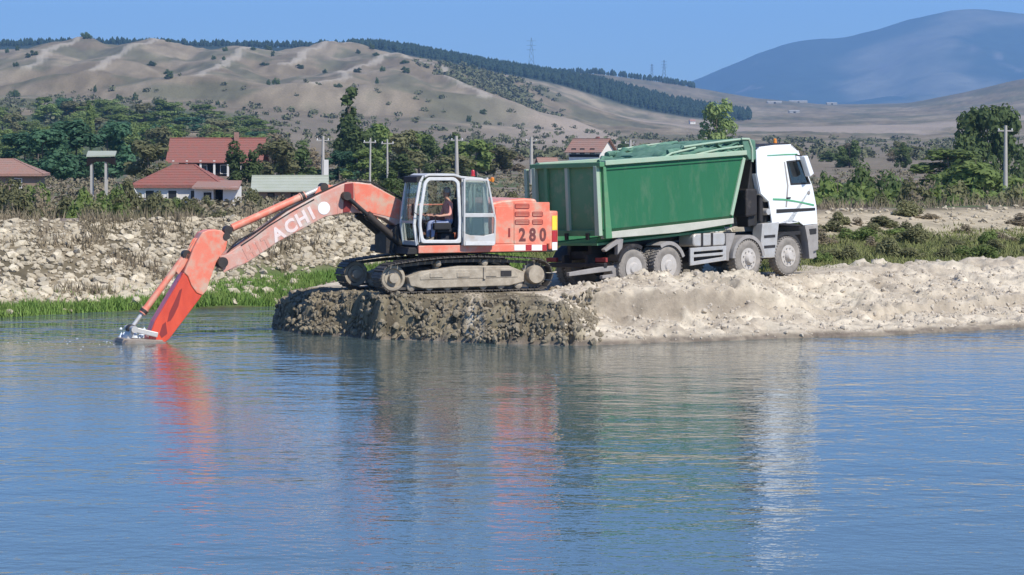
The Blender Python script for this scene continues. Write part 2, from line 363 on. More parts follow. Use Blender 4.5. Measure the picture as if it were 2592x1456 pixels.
def mtn_col(X, Y, Z):
    X = X / MK; Y = Y / MK
    n = fbm(X / 420, Y / 600, 5, 21) + .5
    c = lerp(np.repeat(c3(.030, .050, .042), len(X), 0), c3(.17, .165, .13), sstep(.46, .70, n))
    return lerp(c, c3(.16, .15, .14), sstep(.74, .84, fbm(X / 120, Y / 260, 4, 25) + .5))
M['mtn'] = mat('wooded mountain', (.05, .07, .06), 1., attr='Col', scale=.01, amt=.3, spec=.0)
tag(grid_obj('mountain', MX, MY, MZ, M['mtn'], mtn_col), 'blue wooded mountain beyond the hills', None, None, 'structure')
# far plain under everything, out to the horizon
M['plain'] = mat('far plain', (.22, .19, .15), 1., col2=(.14, .14, .09), scale=.004, amt=.3, spec=.1)
o = MB().add([(-16000, 3000, -3), (16000, 3000, -3), (16000, 20400, -3), (-16000, 20400, -3)], [(0, 1, 2, 3)]).build('plain', M['plain']); tag(o, None, None, None, 'structure')

# ------------------------------------------------------------------ machine frames (needed to level the spit under them)
EXC_O, EXC_YAW = Vector((-1.80, 68.3, 1.11)), R(205)
EXC_M = Matrix.Translation(EXC_O) @ Matrix.Rotation(EXC_YAW, 4, 'Z')
TRK_O = Vector((7.05, 75.5, 1.16))
TRK_M = Matrix.Translation(TRK_O) @ Matrix.Rotation(R(43), 4, 'Z') @ Matrix.Rotation(R(-1.5), 4, 'Y') @ Matrix.Rotation(R(-1.6), 4, 'X')
CAM = Vector((0, 0, CAMZ))
def unproj(Mx, px, py, axis, val):
    """where the photograph's ray meets the plane local[axis] == val of a machine"""
    I = Mx.inverted(); o = I @ CAM; d = I.to_3x3() @ Vector(((px - CX) / F, 1, -(py - HZ) / F))
    return o + d * ((val - o[axis]) / d[axis])
def EP(pts, v=.25): return [(p.x, p.z) for p in (unproj(EXC_M, x, y, 1, v) for x, y in pts)]
def TP(pts, v=-1.25): return [(p.x, p.z) for p in (unproj(TRK_M, x, y, 1, v) for x, y in pts)]
def TR(pts, u): return [(p.y, p.z) for p in (unproj(TRK_M, x, y, 0, u) for x, y in pts)]

# ------------------------------------------------------------------ the dug-out spit and the sand road
def spit_near(X): return np.interp(X, [-9, -6.6, -6.2, -5.3, -3, -1.1, 1.5, 3, 6, 9.4, 13.7, 25, 50], [73, 71.0, 69.2, 67.6, 65.7, 64.6, 63.5, 64.2, 65.6, 67.0, 70.3, 78, 95])
def spit_far(X): return np.interp(X, [-9, -6.6, -5.5, -4, -2.5, -1], [70, 70.2, 72.2, 73.2, 75.5, 110])
def spit_z(X, Y):
    yn = spit_near(X) + .35 * fbm(X / .9, X * 0 + 1, 4, 31)
    d = Y - yn
    bi = np.floor((X + .35 * fbm(X / .4, Y / .5, 3, 47)) / .34); bj = np.floor((X + .5 * fbm(X / .9, Y / .7, 3, 48)) / .95)
    db = d + .14 * (_hash(bi, bi * 0 + 3, 5) - .5) + .30 * (_hash(bj, bj * 0 + 9, 6) - .5) * sstep(.15, .5, d)
    steep = np.interp(db, [-3, 0, .08, .38, .50, .85, .98, 1.6, 3], [-1.2, 0, .16, .42, .70, .82, 1.02, 1.09, 1.11])
    steep = steep - .55 * np.exp(-((X - 1.42 - .12 * fbm(Y / .4, Y * 0, 2, 4)) / .09) ** 2) * sstep(1.5, .6, d) * (d > .05)
    sand = np.interp(d, [-3, 0, .12, 2.2, 2.55, 5.2, 6.2, 9, 20], [-1.2, 0, .10, .60, .92, 1.36, 1.30, 1.30, 1.35])
    far = np.interp(d, [-3, 0, .12, 5, 9, 20], [-1.2, 0, .10, .62, 1.22, 1.38])
    k1 = sstep(.7, 2.6, X + .5 * fbm(X / .7, Y / .7, 3, 58)); k2 = sstep(6.0, 8.5, X)
    z = steep * (1 - k1) + (sand * (1 - k2) + far * k2) * k1
    # berm pushed up in front of the lorry
    bl = np.interp(X, [1.6, 3.0, 6.5, 9], [68.4, 69.0, 71.4, 73.5]); bh = np.interp(X, [1.0, 1.9, 2.6, 3.4, 4.2, 5.0, 6.2, 8], [0, .05, .34, .44, .30, .42, .22, 0])
    zb = np.maximum(z, 1.02 + bh * (1 + .5 * fbm(X / .5, Y / .5, 3, 41)))
    wgt = np.exp(-((Y - bl) / .75) ** 2) * (bh > 0)
    # level standing under the two machines
    lx = (X - TRK_O.x) * math.cos(R(43)) + (Y - TRK_O.y) * math.sin(R(43)); ly = -(X - TRK_O.x) * math.sin(R(43)) + (Y - TRK_O.y) * math.cos(R(43))
    zt = TRK_O.z + lx * math.tan(R(1.5)) - ly * math.tan(R(1.6)) - .02
    kt = sstep(2.3, 1.5, np.abs(ly)) * sstep(-10, -8.5, lx) * sstep(4.5, 2.0, lx)
    z = z + (zt - z) * kt
    z = np.where(bh > 0, z + np.maximum(zb - z, 0) * wgt, z)
    ex = (X - EXC_O.x) * math.cos(EXC_YAW) + (Y - EXC_O.y) * math.sin(EXC_YAW); ey = -(X - EXC_O.x) * math.sin(EXC_YAW) + (Y - EXC_O.y) * math.cos(EXC_YAW)
    ke = sstep(1.92, 1.62, np.abs(ey)) * sstep(2.7, 2.35, np.abs(ex)); z = z + (1.10 - z) * ke
    # back edge of the spit, open water behind its tip
    fe = spit_far(X) + .4 * fbm(X / .8, X * 0 + 5, 3, 32)
    z = np.minimum(z, np.interp(Y - fe, [-2.2, 0, 3], [9, 0, -1.2]) + 0 * X)
    tip = X + 6.75; z = np.minimum(z, np.where(tip < 2.3, np.interp(tip + .55 * fbm(X / .5, Y / .35, 3, 46), [-1.5, 0, .15, .3, .9, 1.9], [-1.2, 0, .35, .62, .88, 1.15]), 9))
    amp = .05 + .22 * sstep(.0, .4, z) * sstep(1.12, .7, z) * (1 - k1) + .17 * k1 * (1 - kt)
    amp = amp * (1 - .8 * np.maximum(kt, ke))
    rough = fbm(X / .55, Y / .55, 5, 35) * 1.4 + .9 * (.5 - np.abs(fbm(X / .9 + .6 * fbm(X, Y, 2, 3), Y / .9, 4, 36)) * 2) - .3
    gully = (.5 - np.abs(fbm((X * .8 + Y * .55) / .55, Y / 2.6, 4, 37)) * 3) * .22 * k1 * sstep(.1, .5, z) * (1 - kt)
    # scarps in the sand
    sc = sstep(.0, .12, d - np.interp(X, [2, 5, 8, 12, 14, 20], [2.3, 2.5, 3.0, 3.4, 3.6, 4]) - .9 * fbm(X / 2.5, X * 0 + 7, 3, 38)) - .5
    z = z + amp * rough * sstep(-.3, .1, z) + gully + np.interp(X, [2, 3, 6.5, 8, 11, 14], [.30, .42, .40, .16, .22, .30]) * sc * k1 * np.exp(-((d - 2.8) / 1.4) ** 2) * (1 - kt) + .15 * fbm(X / .30, Y / .30, 4, 39) * k1 * sstep(.05, .3, z) * (1 - kt)
    return z
def spit_col(X, Y, Z):
    n = fbm(X / .9, Y / .9, 5, 51) + .5; n2 = fbm(X / .25, Y / .25, 4, 52) + .5
    dry = lerp(np.repeat(c3(.57, .495, .375), len(X), 0), c3(.46, .39, .29), sstep(.38, .65, n)); dry = lerp(dry, c3(.30, .25, .19), sstep(.58, .75, n2) * .55)
    wet = lerp(np.repeat(c3(.215, .180, .115), len(X), 0), c3(.11, .09, .06), sstep(.4, .65, n2))
    w_ = sstep(2.1, 1.2, X + 1.5 * fbm(X / .8, Y / .5, 4, 57) + .6 * (Y - 64.5)) * sstep(67.8, 66.8, Y - .0 * X + (n - .5) * 1.2 - np.interp(X, [-6, 1], [3.2, 0]))
    w_ = w_ * (1 - .9 * sstep(.30, .12, np.abs(X + .95 + .1 * (n - .5))))                # a dry rill through the wet diggings
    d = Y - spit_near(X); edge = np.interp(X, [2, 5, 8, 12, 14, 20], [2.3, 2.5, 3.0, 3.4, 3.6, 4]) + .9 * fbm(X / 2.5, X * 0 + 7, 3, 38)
    damp_shade = sstep(-.55, -.05, d - edge + .5 * (n - .5)) * sstep(.22, .08, d - edge) * (sstep(1.8, 2.6, X) * sstep(7.2, 6.0, X) + .6 * sstep(10.5, 12, X))  # moist sand plus the scarp's shadow, painted as one dark band along the step
    dry = lerp(dry, c3(.27, .225, .17), np.clip(damp_shade, 0, 1) * .85)
    c = lerp(dry, wet, np.clip(w_, 0, 1))
    wet2 = lerp(np.repeat(c3(.24, .20, .15), len(X), 0), c3(.16, .13, .10), sstep(.4, .6, n2))
    return lerp(c, wet2, sstep(.17, .06, Z + .08 * (n2 - .5)))
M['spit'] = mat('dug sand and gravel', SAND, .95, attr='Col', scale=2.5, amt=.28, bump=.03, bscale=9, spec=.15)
sx = np.concatenate([np.arange(-8.5, 17, .075), np.linspace(17, 50, 90)]); sy = np.concatenate([np.arange(61, 71.5, .06), np.arange(71.5, 84, .11), np.linspace(84, 112, 60)])
SY, SX = np.meshgrid(sy, sx, indexing='ij'); SZ = spit_z(SX, SY)
SZ = np.where(SY > lev_toe(SX) + 1.5, np.minimum(SZ, ground_z(SX, SY) - .3), SZ)
gzy = np.gradient(SZ, axis=0) / np.maximum(np.gradient(SY, axis=0), 1e-3); gzx = np.gradient(SZ, axis=1) / np.maximum(np.gradient(SX, axis=1), 1e-3)
face = sstep(.45, 1.3, np.hypot(gzx, gzy)) * sstep(.02, .12, SZ) * sstep(3.5, 2.0, SX) * (SY < 74)      # broken lumps on the dug face
lump = fbm(SX / .22, SZ / .18 + SY * .3, 4, 63) * .35 + (.28 - np.abs(fbm(SX / .5, SZ / .42, 3, 64))) * .3
SY2 = SY - lump * face; SX2 = SX + face * .25 * fbm(SZ / .25, SX / .3, 3, 65); SZ2 = SZ + face * .18 * fbm(SX / .22, SY / .2, 3, 66)
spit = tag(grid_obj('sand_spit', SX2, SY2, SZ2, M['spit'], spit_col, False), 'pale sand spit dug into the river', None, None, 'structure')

# ------------------------------------------------------------------ water
def water_mat():
    m = bpy.data.materials.new('river water'); m.use_nodes = True; t = m.node_tree; N = t.nodes; L = t.links; p = N['Principled BSDF']
    p.inputs['Base Color'].default_value = (.075, .105, .098, 1); p.inputs['Roughness'].default_value = .03; p.inputs['IOR'].default_value = 1.333
    tc = N.new('ShaderNodeTexCoord')
    def nz(scale, st, det, rot=0, ro=.5):
        mp = N.new('ShaderNodeMapping'); mp.inputs['Scale'].default_value = st; mp.inputs['Rotation'].default_value = (0, 0, rot); L.new(tc.outputs['Object'], mp.inputs[0])
        n = N.new('ShaderNodeTexNoise'); n.inputs['Scale'].default_value = scale; n.inputs['Detail'].default_value = det; n.inputs['Roughness'].default_value = ro
        L.new(mp.outputs[0], n.inputs['Vector']); return n.outputs[0]
    def bmp(h, dist, prev=None, mod=None):
        b = N.new('ShaderNodeBump'); b.inputs['Distance'].default_value = dist; L.new(h, b.inputs['Height'])
        if mod is not None: L.new(mod, b.inputs['Strength'])
        if prev is not None: L.new(prev, b.inputs['Normal'])
        return b.outputs[0]
    patch = N.new('ShaderNodeMapRange'); patch.inputs[1].default_value = .35; patch.inputs[2].default_value = .7; patch.inputs[3].default_value = .35; patch.inputs[4].default_value = 1.6
    L.new(nz(.10, (.5, 1, 1), 3, .15), patch.inputs[0])
    sp = N.new('ShaderNodeSeparateXYZ'); L.new(tc.outputs['Object'], sp.inputs[0]); cur = N.new('ShaderNodeMapRange'); cur.inputs[1].default_value = 64; cur.inputs[2].default_value = 69; cur.inputs[3].default_value = 0.; cur.inputs[4].default_value = 4.5; L.new(sp.outputs[1], cur.inputs[0])
    ad = N.new('ShaderNodeMath'); ad.operation = 'ADD'; L.new(patch.outputs[0], ad.inputs[0]); L.new(cur.outputs[0], ad.inputs[1]); patch = ad
    a = bmp(nz(.62, (.7, 1, 1), 3, .12), .052, None, patch.outputs[0])
    b = bmp(nz(2.4, (.8, 1, 1), 2, -.2), .016, a, patch.outputs[0])
    c = bmp(nz(6.5, (.85, 1, 1), 2, .3), .0075, b)
    L.new(c, p.inputs['Normal']); return m
M['water'] = water_mat()
wx = np.linspace(-220, 220, 3); wy = np.array([-150., 20, 140]); WY, WX = np.meshgrid(wy, wx, indexing='ij')
tag(grid_obj('river', WX, WY, WX * 0, M['water']), 'calm blue river with small ripples', None, None, 'structure')

# ------------------------------------------------------------------ lettering
def text_mesh(name, s, size, thick, material, bold=0.0, sx=1.0):
    cu = bpy.data.curves.new(name, 'FONT'); cu.body = s; cu.size = size; cu.extrude = thick; cu.offset = bold; cu.resolution_u = 3
    cu.align_x = 'CENTER'; cu.align_y = 'CENTER'
    o = bpy.data.objects.new(name, cu); C.objects.link(o)
    dg = bpy.context.evaluated_depsgraph_get(); me = bpy.data.meshes.new_from_object(o.evaluated_get(dg))
    bpy.data.objects.remove(o); bpy.data.curves.remove(cu)
    if sx != 1.0: me.transform(Matrix.Diagonal((sx, 1, 1, 1)))
    me.materials.clear(); me.materials.append(material); return me
def side_text(name, s, size, material, parent, u, v, z, ang=0, bold=0.0, sx=1.0):
    """lettering on the machine's left side, read from its nose to its tail"""
    o = link_mesh(name, text_mesh(name, s, size, .004, material, bold, sx), parent)
    o.matrix_local = Matrix.Translation((u, v, z)) @ Matrix(((-1, 0, 0, 0), (0, 0, 1, 0), (0, 1, 0, 0), (0, 0, 0, 1))) @ Matrix.Rotation(ang, 4, 'Z'); return o

def shrink(pts, d):
    """inset an outline by d towards its own inside"""
    n = len(pts); out = []
    A = sum(pts[i][0] * pts[(i + 1) % n][1] - pts[(i + 1) % n][0] * pts[i][1] for i in range(n)); sg = 1 if A > 0 else -1
    for i in range(n):
        a, b, c = Vector(pts[i - 1]), Vector(pts[i]), Vector(pts[(i + 1) % n])
        e1 = (b - a).normalized(); e2 = (c - b).normalized(); n1 = Vector((-e1.y, e1.x)) * sg; n2 = Vector((-e2.y, e2.x)) * sg
        m = (n1 + n2); m = m / max(m.length, .3); k = d / max(m.dot(n1), .45); q = b + m * k; out.append((q.x, q.y))
    return out
def round_poly(pts, r, k=4):
    out = []; n = len(pts)
    for i in range(n):
        a, b, c = Vector(pts[i - 1]), Vector(pts[i]), Vector(pts[(i + 1) % n])
        ra = min(r, (a - b).length * .45, (c - b).length * .45); p0 = b + (a - b).normalized() * ra; p1 = b + (c - b).normalized() * ra
        for j in range(k + 1):
            t = j / k; q = p0 * (1 - t) ** 2 + b * 2 * t * (1 - t) + p1 * t * t; out.append((q.x, q.y))
    return out

# ------------------------------------------------------------------ excavator (local: +x nose, +y its left side, towards the camera)
exc = tag(empty('excavator'), 'orange tracked excavator with grey cab reaching its arm into the river', 'excavator')
exc.matrix_world = EXC_M
# crawler tracks
TR_PATH = [(-1.93, .03), (1.95, .03)]
def track_path():
    P = []; fc, rc = (2.0, .40), (-2.0, .42)
    P += [(-1.98 + 3.96 * i / 24, .045) for i in range(25)]
    P += [(fc[0] + .37 * math.sin(a), fc[1] - .36 * math.cos(a)) for a in np.linspace(.15, math.pi - .15, 10)]
    P += [(x, np.interp(x, [-2, -1.2, -.2, .6, 1.3, 2], [.82, .88, .915, .90, .85, .765])) for x in np.linspace(1.9, -1.95, 24)]
    P += [(rc[0] - .40 * math.sin(a), rc[1] + .39 * math.cos(a)) for a in np.linspace(.15, math.pi - .15, 10)]
    return P
def resample(P, n):
    P = [Vector(p) for p in P] + [Vector(P[0])]; L = [0]
    for a, b in zip(P[:-1], P[1:]): L.append(L[-1] + (b - a).length)
    out = []
    for i in range(n):
        s = L[-1] * i / n; k = max(j for j in range(len(L)) if L[j] <= s + 1e-9); k = min(k, len(P) - 2)
        t = (s - L[k]) / max(L[k + 1] - L[k], 1e-6); p = P[k].lerp(P[k + 1], t); d = (P[k + 1] - P[k]).normalized(); out.append((p, d))
    return out
shoe_me = MB().box(-.085, .085, -.30, .30, -.012, .012).box(-.075, -.05, -.30, .30, -.035, -.012).box(.0, .025, -.30, .30, -.03, -.012).mesh('track_shoe', M['track'])
tp = track_path(); shoes = resample(tp, 54)
def make_track(vc):
    tr = empty('track', (0, vc, 0), exc)
    for p, d in shoes:
        o = link_mesh('track_shoe', shoe_me, tr); a = math.atan2(d.y, d.x); o.location = (p.x, 0, p.y); o.rotation_euler = (0, -a, 0)
    ch = MB(); cp = resample(tp, 90); cen = Vector((0, .43))
    inn = [(p.x * .965, .43 + (p.y - .43) * .86) for p, d in cp]; inn2 = [(p.x * .93, .43 + (p.y - .43) * .70) for p, d in cp]
    ch.ring(inn, inn2, -.10, .10); ch.build('track_chain', M['track'], tr)
    s = 1 if vc > 0 else -1
    fr = MB(); fr.prism([(1.55, .20), (1.62, .42), (1.25, .56), (.2, .68), (-1.2, .66), (-1.62, .50), (-1.62, .24), (-1.2, .15), (1.2, .13)], -.16, .24)
    fr.prism([(1.30, .44), (.9, .60), (-1.3, .60), (-1.45, .46), (-1.45, .36), (1.3, .34)], -.20, .255)
    fr.build('track_frame', M['dusty'], tr, bevel=.02)
    for x in (.85, .1, -.65): MB().box(x - .18, x + .18, .257, .275, .40, .52).build('frame_plate', M['dusty'], tr, bevel=.01)
    MB().box(-1.25, -.95, .257, .272, .40, .54).build('frame_recess', M['soot'], tr)
    MB().box(-.52, -.46, .258, .29, .34, .64).build('frame_rib', M['dusty'], tr)
    MB().lathe([(.05, -.13), (.31, -.13), (.34, -.09), (.34, .09), (.31, .13), (.25, .14), (.23, .07), (.13, .07), (.12, .19), (.03, .20)], (1.98, 0, .40), 28).build('idler', M['dusty'], tr, 40)
    sp = MB(); n = 21
    pts = [((.37 if k % 2 else .30) * math.cos(math.pi * k / n), (.37 if k % 2 else .30) * math.sin(math.pi * k / n)) for k in range(2 * n)]
    sp.prism([(-1.98 + a, .42 + b) for a, b in pts], -.05, .05); sp.lathe([(.04, -.2), (.24, -.2), (.26, .1), (.22, .24), (.05, .25)], (-1.98, 0, .42), 24)
    sp.build('sprocket', M['dusty'], tr, 40)
    for i in range(7):
        MB().lathe([(.03, -.17), (.11, -.16), (.12, -.08), (.09, -.06), (.09, .06), (.12, .08), (.11, .16), (.03, .2)], (-1.5 + .5 * i, 0, .17), 14).build('track_roller', M['dusty'], tr, 40)
    for x in (-.55, .75):
        MB().lathe([(.03, -.13), (.08, -.12), (.08, .16), (.03, .20)], (x, 0, .745), 14).box(x - .05, x + .05, -.16, .05, .55, .74).build('carrier_roller', M['dusty'], tr, 40)
make_track(1.28); make_track(-1.28)
MB().box(-.75, .75, -.7, .7, .40, .80).beam((.5, .6, .62), (1.1, 1.2, .5), .35, .3).beam((-.5, .6, .62), (-1.1, 1.2, .5), .35, .3).beam((.5, -.6, .62), (1.1, -1.2, .5), .35, .3).beam((-.5, -.6, .62), (-1.1, -1.2, .5), .35, .3).build('car_body', M['soot'], exc, bevel=.02)
MB().lathe([(.1, .78), (.72, .78), (.72, .86), (.66, .86), (.66, 1.0), (.1, 1.0)], (0, 0, 0), 40, ax='z').build('slew_ring', M['dark'], exc, 40)
# upper deck
dk = MB(); dk.prism([(1.55, .99), (1.5, 1.16), (-2.45, 1.16), (-2.6, .99)], -1.3, 1.28); dk.prism([(1.75, .98), (1.75, 1.5), (1.1, 1.9), (.5, 1.2), (.5, .98)], -.42, .36)
dk.build('deck', M['soot'], exc, bevel=.015)
# sill under the cab and doors
zs = lambda py, v=1.34: EP([(1200, py)], v)[0][1]
MB().box(-2.36, 1.26, 1.20, 1.345, zs(639), zs(620)).build('sill', M['orange'], exc, bevel=.015)
# engine house
hood = EP([(1246, 620), (1246, 514), (1270, 508), (1329, 502), (1358, 504), (1371, 534), (1396, 536), (1396, 620)], 1.33)
h = MB(); h.prism(hood, -1.25, 1.30); h.build('engine_house', M['orange'], exc, bevel=.05)
def panel(name, px0, px1, py0, py1, material, v0=1.302, t=.014, bevel=.008, parent=exc, r=.03):
    a = EP([(px0, py0), (px1, py0), (px1, py1), (px0, py1)], v0)
    return MB().prism(round_poly(a, r), v0, v0 + t).build(name, material, parent, bevel=bevel)
panel('side_door', 1254, 1297, 522, 617, M['orange']); pd_ = panel('side_door', 1301, 1391, 512, 617, M['orange'])
for (a, b) in ((1303, 1340), (1347, 1374)):
    for (c, d) in ((516, 529), (536, 549), (556, 569)):
        if a > 1345 and c < 530: continue
        gr = panel('grille', a, b, c, d, M['grille'], 1.317, .006, 0, exc, .04)
        q = EP([(a + 2, c), (b - 2, d)], 1.323)
        for k in range(1, 4):
            z = q[0][1] + (q[1][1] - q[0][1]) * k / 4; MB().box(min(q[0][0], q[1][0]), max(q[0][0], q[1][0]), 1.3235, 1.331, z - .008, z + .008).build('slat', M['orange'], gr)
for chx, px in (('2', 1322), ('8', 1348), ('0', 1374)):
    u, z = EP([(px, 596)], 1.32)[0]; side_text('digit', chx, .46, M['digit'], exc, u, 1.321, z, 0, .016, .82)
u, z = EP([(1289, 590)], 1.32)[0]; side_text('digit', '1', .30, M['grille'], exc, u, 1.3215, z, 0, .012)
panel('hazard_sticker', 1302, 1330, 620, 634, M['rw'], 1.347, .004, 0, exc, .005); panel('hazard_sticker', 1331, 1345, 620, 634, M['red'], 1.347, .004, 0, exc, .005)
panel('hazard_sticker', 1346, 1372, 620, 634, M['rw'], 1.347, .004, 0, exc, .005); panel('hazard_sticker', 1373, 1384, 620, 634, M['red'], 1.347, .004, 0, exc, .005)
# counterweight with rounded tail corners
zc0, zc1 = zs(636), zs(537)
cw = [(-2.42, 1.32)] + [(-2.42 - .42 * math.sin(a), .90 + .42 * math.cos(a)) for a in np.linspace(.1, math.pi / 2, 7)] + [(-2.86, .3)]
cw = cw + [(x, -y) for x, y in reversed(cw)]
MB().prism(cw, zc0, zc1, ax='z').build('counterweight', M['orange'], exc, 40, bevel=.05)
def tailstick(a0, a1, z0, z1, material):
    m = MB(); A = np.linspace(a0, a1, 5); r = .426
    pts = [(-2.42 - r * math.sin(a), .90 + r * math.cos(a)) for a in A]; pts2 = [(-2.42 - (r + .006) * math.sin(a), .90 + (r + .006) * math.cos(a)) for a in A]
    m.prism(pts + pts2[::-1], z0, z1, ax='z'); m.build('reflector', material, exc)
zz = lambda py: EP([(1405, py)], 1.2)[0][1]
tailstick(.25, .8, zz(582), zz(546), M['yellow']); tailstick(.25, .8, zz(612), zz(584), M['red']); tailstick(.25, .8, zz(633), zz(613), M['rw'])
# cab shell
cabo = EP([(1058, 622), (1051, 570), (1056, 520), (1066, 460), (1074, 446), (1085, 441), (1150, 441), (1168, 447), (1222, 452), (1230, 462), (1238, 622)], 1.36)
cab = empty('cab', (0, 0, 0), exc)
door_o = EP([(1066, 616), (1058, 570), (1063, 520), (1072, 462), (1083, 449), (1150, 449), (1163, 460), (1168, 560), (1166, 616)], 1.36)
door_i = shrink(door_o, .085)
inn = shrink(cabo, .06)
ZB, ZT = cabo[0][1], max(z for x, z in cabo)
# near side: frame round the door opening, and the quarter behind it with its own window
MB().ring(round_poly(door_o, .06), round_poly(door_i, .09), 1.325, 1.385).build('door_frame', M['cabwhite'], cab, 40, bevel=.012)
q_o = EP([(1168, 622), (1168, 449), (1222, 453), (1230, 462), (1238, 622)], 1.34); q_h = EP([(1177, 600), (1177, 464), (1214, 466), (1221, 474), (1226, 600)], 1.34)
MB().ring(q_o, q_h, 1.315, 1.355).build('quarter_frame', M['cabgrey'], cab, bevel=.008)
MB().prism(q_h, 1.325, 1.333).build('pane', M['glass'], cab)
# far side wall, floor, roof, back
MB().ring(cabo, shrink(cabo, .10), .40, .45).build('far_side_frame', M['cabgrey'], cab, bevel=.008)
MB().prism(shrink(cabo, .10), .42, .428).build('pane', M['glass'], cab)
ur = cabo[-1][0]; uf = cabo[0][0]
MB().box(ur, uf, .42, 1.33, ZB - .03, ZB + .03).build('floor', M['interior'], cab)
rf = cabo[4:10]; rf2 = [(x, z + .012) for x, z in rf] + [(x, z - .05) for x, z in reversed(rf)]
MB().prism(rf2, .38, 1.372).build('roof', M['cabgrey'], cab, bevel=.015)
MB().prism([(cabo[4][0] - .02, cabo[4][1] + .02), (cabo[3][0] + .10, cabo[3][1] + .12), (cabo[3][0] + .10, cabo[3][1] - .03), (cabo[4][0] - .02, cabo[4][1] - .06)], .42, 1.30).build('visor', M['black'], cab, bevel=.01)
MB().box(ur, ur + .05, .42, 1.32, ZB, ZB + .75).box(ur, ur + .05, .42, .50, ZB, ZT - .1).box(ur, ur + .05, 1.25, 1.32, ZB, ZT - .1).build('back_wall', M['cabgrey'], cab, bevel=.008)
MB().box(ur + .02, ur + .028, .50, 1.25, ZB + .75, ZT - .13).build('pane', M['glass'], cab)
# front: posts, window and lower apron
fp = cabo[:5]
fl = MB()
for vv in (.42, 1.29):
    for (a, b) in zip(fp[:-1], fp[1:]): fl.beam((a[0], vv, a[1]), (b[0], vv, b[1]), .075, .06)
fl.build('front_post', M['cabwhite'], cab, bevel=.01)
def fpan(z0, z1, name, material, off=0, t=.01):
    us = lambda z: float(np.interp(z, [p[1] for p in fp], [p[0] for p in fp])) + off
    zs_ = np.linspace(z0, z1, 5); pts = [(us(z), z) for z in zs_] + [(us(z) - t, z) for z in zs_[::-1]]
    return MB().prism(pts, .455, 1.255).build(name, material, cab)
fpan(ZB + .62, ZT - .12, 'windscreen', M['glass']); fpan(ZB + .12, ZB + .56, 'lower_windscreen', M['glass']); fpan(ZB, ZB + .11, 'apron', M['cabgrey'], .005, .03); fpan(ZB + .56, ZB + .62, 'cross_bar', M['cabgrey'], .005, .03)
MB().tube([(uf - .08, .62, ZB + .1), (uf - .03, .64, ZB + .8), (uf - .06, .66, ZT - .25)], .012).build('wiper', M['black'], cab)
# open door swung back against the side of the machine
dd = EP([(1173, 622), (1173, 452), (1178, 447), (1231, 452), (1238, 462), (1256, 558), (1254, 615), (1249, 622)], 1.46)
dr = empty('door', (0, 0, 0), cab)
du = EP([(1180, 538), (1180, 462), (1229, 463), (1249, 540)], 1.46); dl = EP([(1178, 590), (1178, 560), (1190, 551), (1248, 551), (1249, 580), (1222, 588), (1200, 586)], 1.46)
def dbeam(name, pts, w, material): 
    m = MB(); P = EP(pts, 1.46)
    for a, b in zip(P[:-1], P[1:]): m.beam((a[0], 1.46, a[1]), (b[0], 1.46, b[1]), .05, w)
    return m.build(name, material, dr, bevel=.01)
dbeam('door_frame', [(1175, 620), (1175, 454), (1234, 456), (1253, 555), (1251, 618)], .055, M['cabgrey'])
dbeam('door_bar', [(1175, 545), (1252, 545)], .10, M['cabgrey'])
MB().prism(EP([(1173, 622), (1173, 590), (1190, 596), (1225, 597), (1254, 590), (1250, 622)], 1.46), 1.435, 1.485).build('door_panel', M['cabgrey'], dr, bevel=.01)
MB().prism(EP([(1177, 621), (1178, 612), (1252, 612), (1250, 621)], 1.47), 1.487, 1.50).build('door_strip', M['cabwhite'], dr, bevel=.004)
MB().prism(EP([(1178, 543), (1178, 458), (1231, 459), (1250, 543)], 1.46), 1.456, 1.464).build('pane', M['glass'], dr)
MB().prism(EP([(1178, 594), (1178, 549), (1251, 549), (1251, 594)], 1.46), 1.456, 1.464).build('pane', M['glass'], dr)
# seat, levers, console, lamps
MB().box(.02, .62, .62, 1.12, 1.52, 1.66).box(.10, .50, .72, 1.02, ZB, 1.52).build('seat', M['seat'], cab, bevel=.05)
MB().prism([(.02, 1.64), (.16, 1.64), (.04, 2.38), (-.10, 2.36)], .63, 1.11).prism([(-.08, 2.4), (.03, 2.4), (.0, 2.6), (-.10, 2.58)], .76, .98).build('seat_back', M['seat'], cab, bevel=.04)
for vv in (.58, 1.17):
    MB().box(.30, .78, vv - .07, vv + .07, 1.60, 1.78).build('console', M['interior'], cab, bevel=.03)
    MB().tube([(.70, vv, 1.76), (.74, vv, 1.93)], .015).lathe([(.01, 1.92), (.028, 1.95), (.03, 2.0), (.01, 2.03)], (.745, vv, 0), 10, ax='z').build('lever', M['black'], cab)
for vv in (.78, .95): MB().tube([(1.02, vv, ZB + .02), (1.05, vv, ZB + .35), (1.02, vv, ZB + .5)], .014).box(1.0, 1.16, vv - .06, vv + .06, ZB + .03, ZB + .06).build('travel_lever', M['black'], cab)
ub, zb_ = EP([(1197, 437)], 1.1)[0]
MB().lathe([(.06, 0), (.06, .03), (.05, .035), (.05, .13), (.03, .16), (.005, .165)], (ub, 1.1, ZT - .06), 14, ax='z').build('beacon', M['red'], cab, 40)
ua, za = EP([(1246, 455)], 1.2)[0]
MB().beam((ur + .02, 1.2, ZT - .12), (ua, 1.2, za - .04), .03, .03).lathe([(.04, -.04), (.055, .0), (.05, .07), (.01, .09)], (ua, 1.2, za - .02), 12, ax='z').build('work_lamp', M['amber'], cab, 40)
MB().beam((uf - .05, 1.36, 1.95), (uf + .22, 1.50, 2.1), .02, .02).box(uf + .19, uf + .22, 1.44, 1.58, 1.98, 2.28).build('mirror', M['black'], cab, bevel=.01)
MB().tube([(uf - .02, 1.40, 1.30), (uf - .02, 1.43, 1.55), (uf - .02, 1.43, 2.1), (uf - .04, 1.40, 2.3)], .014).build('grab_rail', M['cabwhite'], cab)
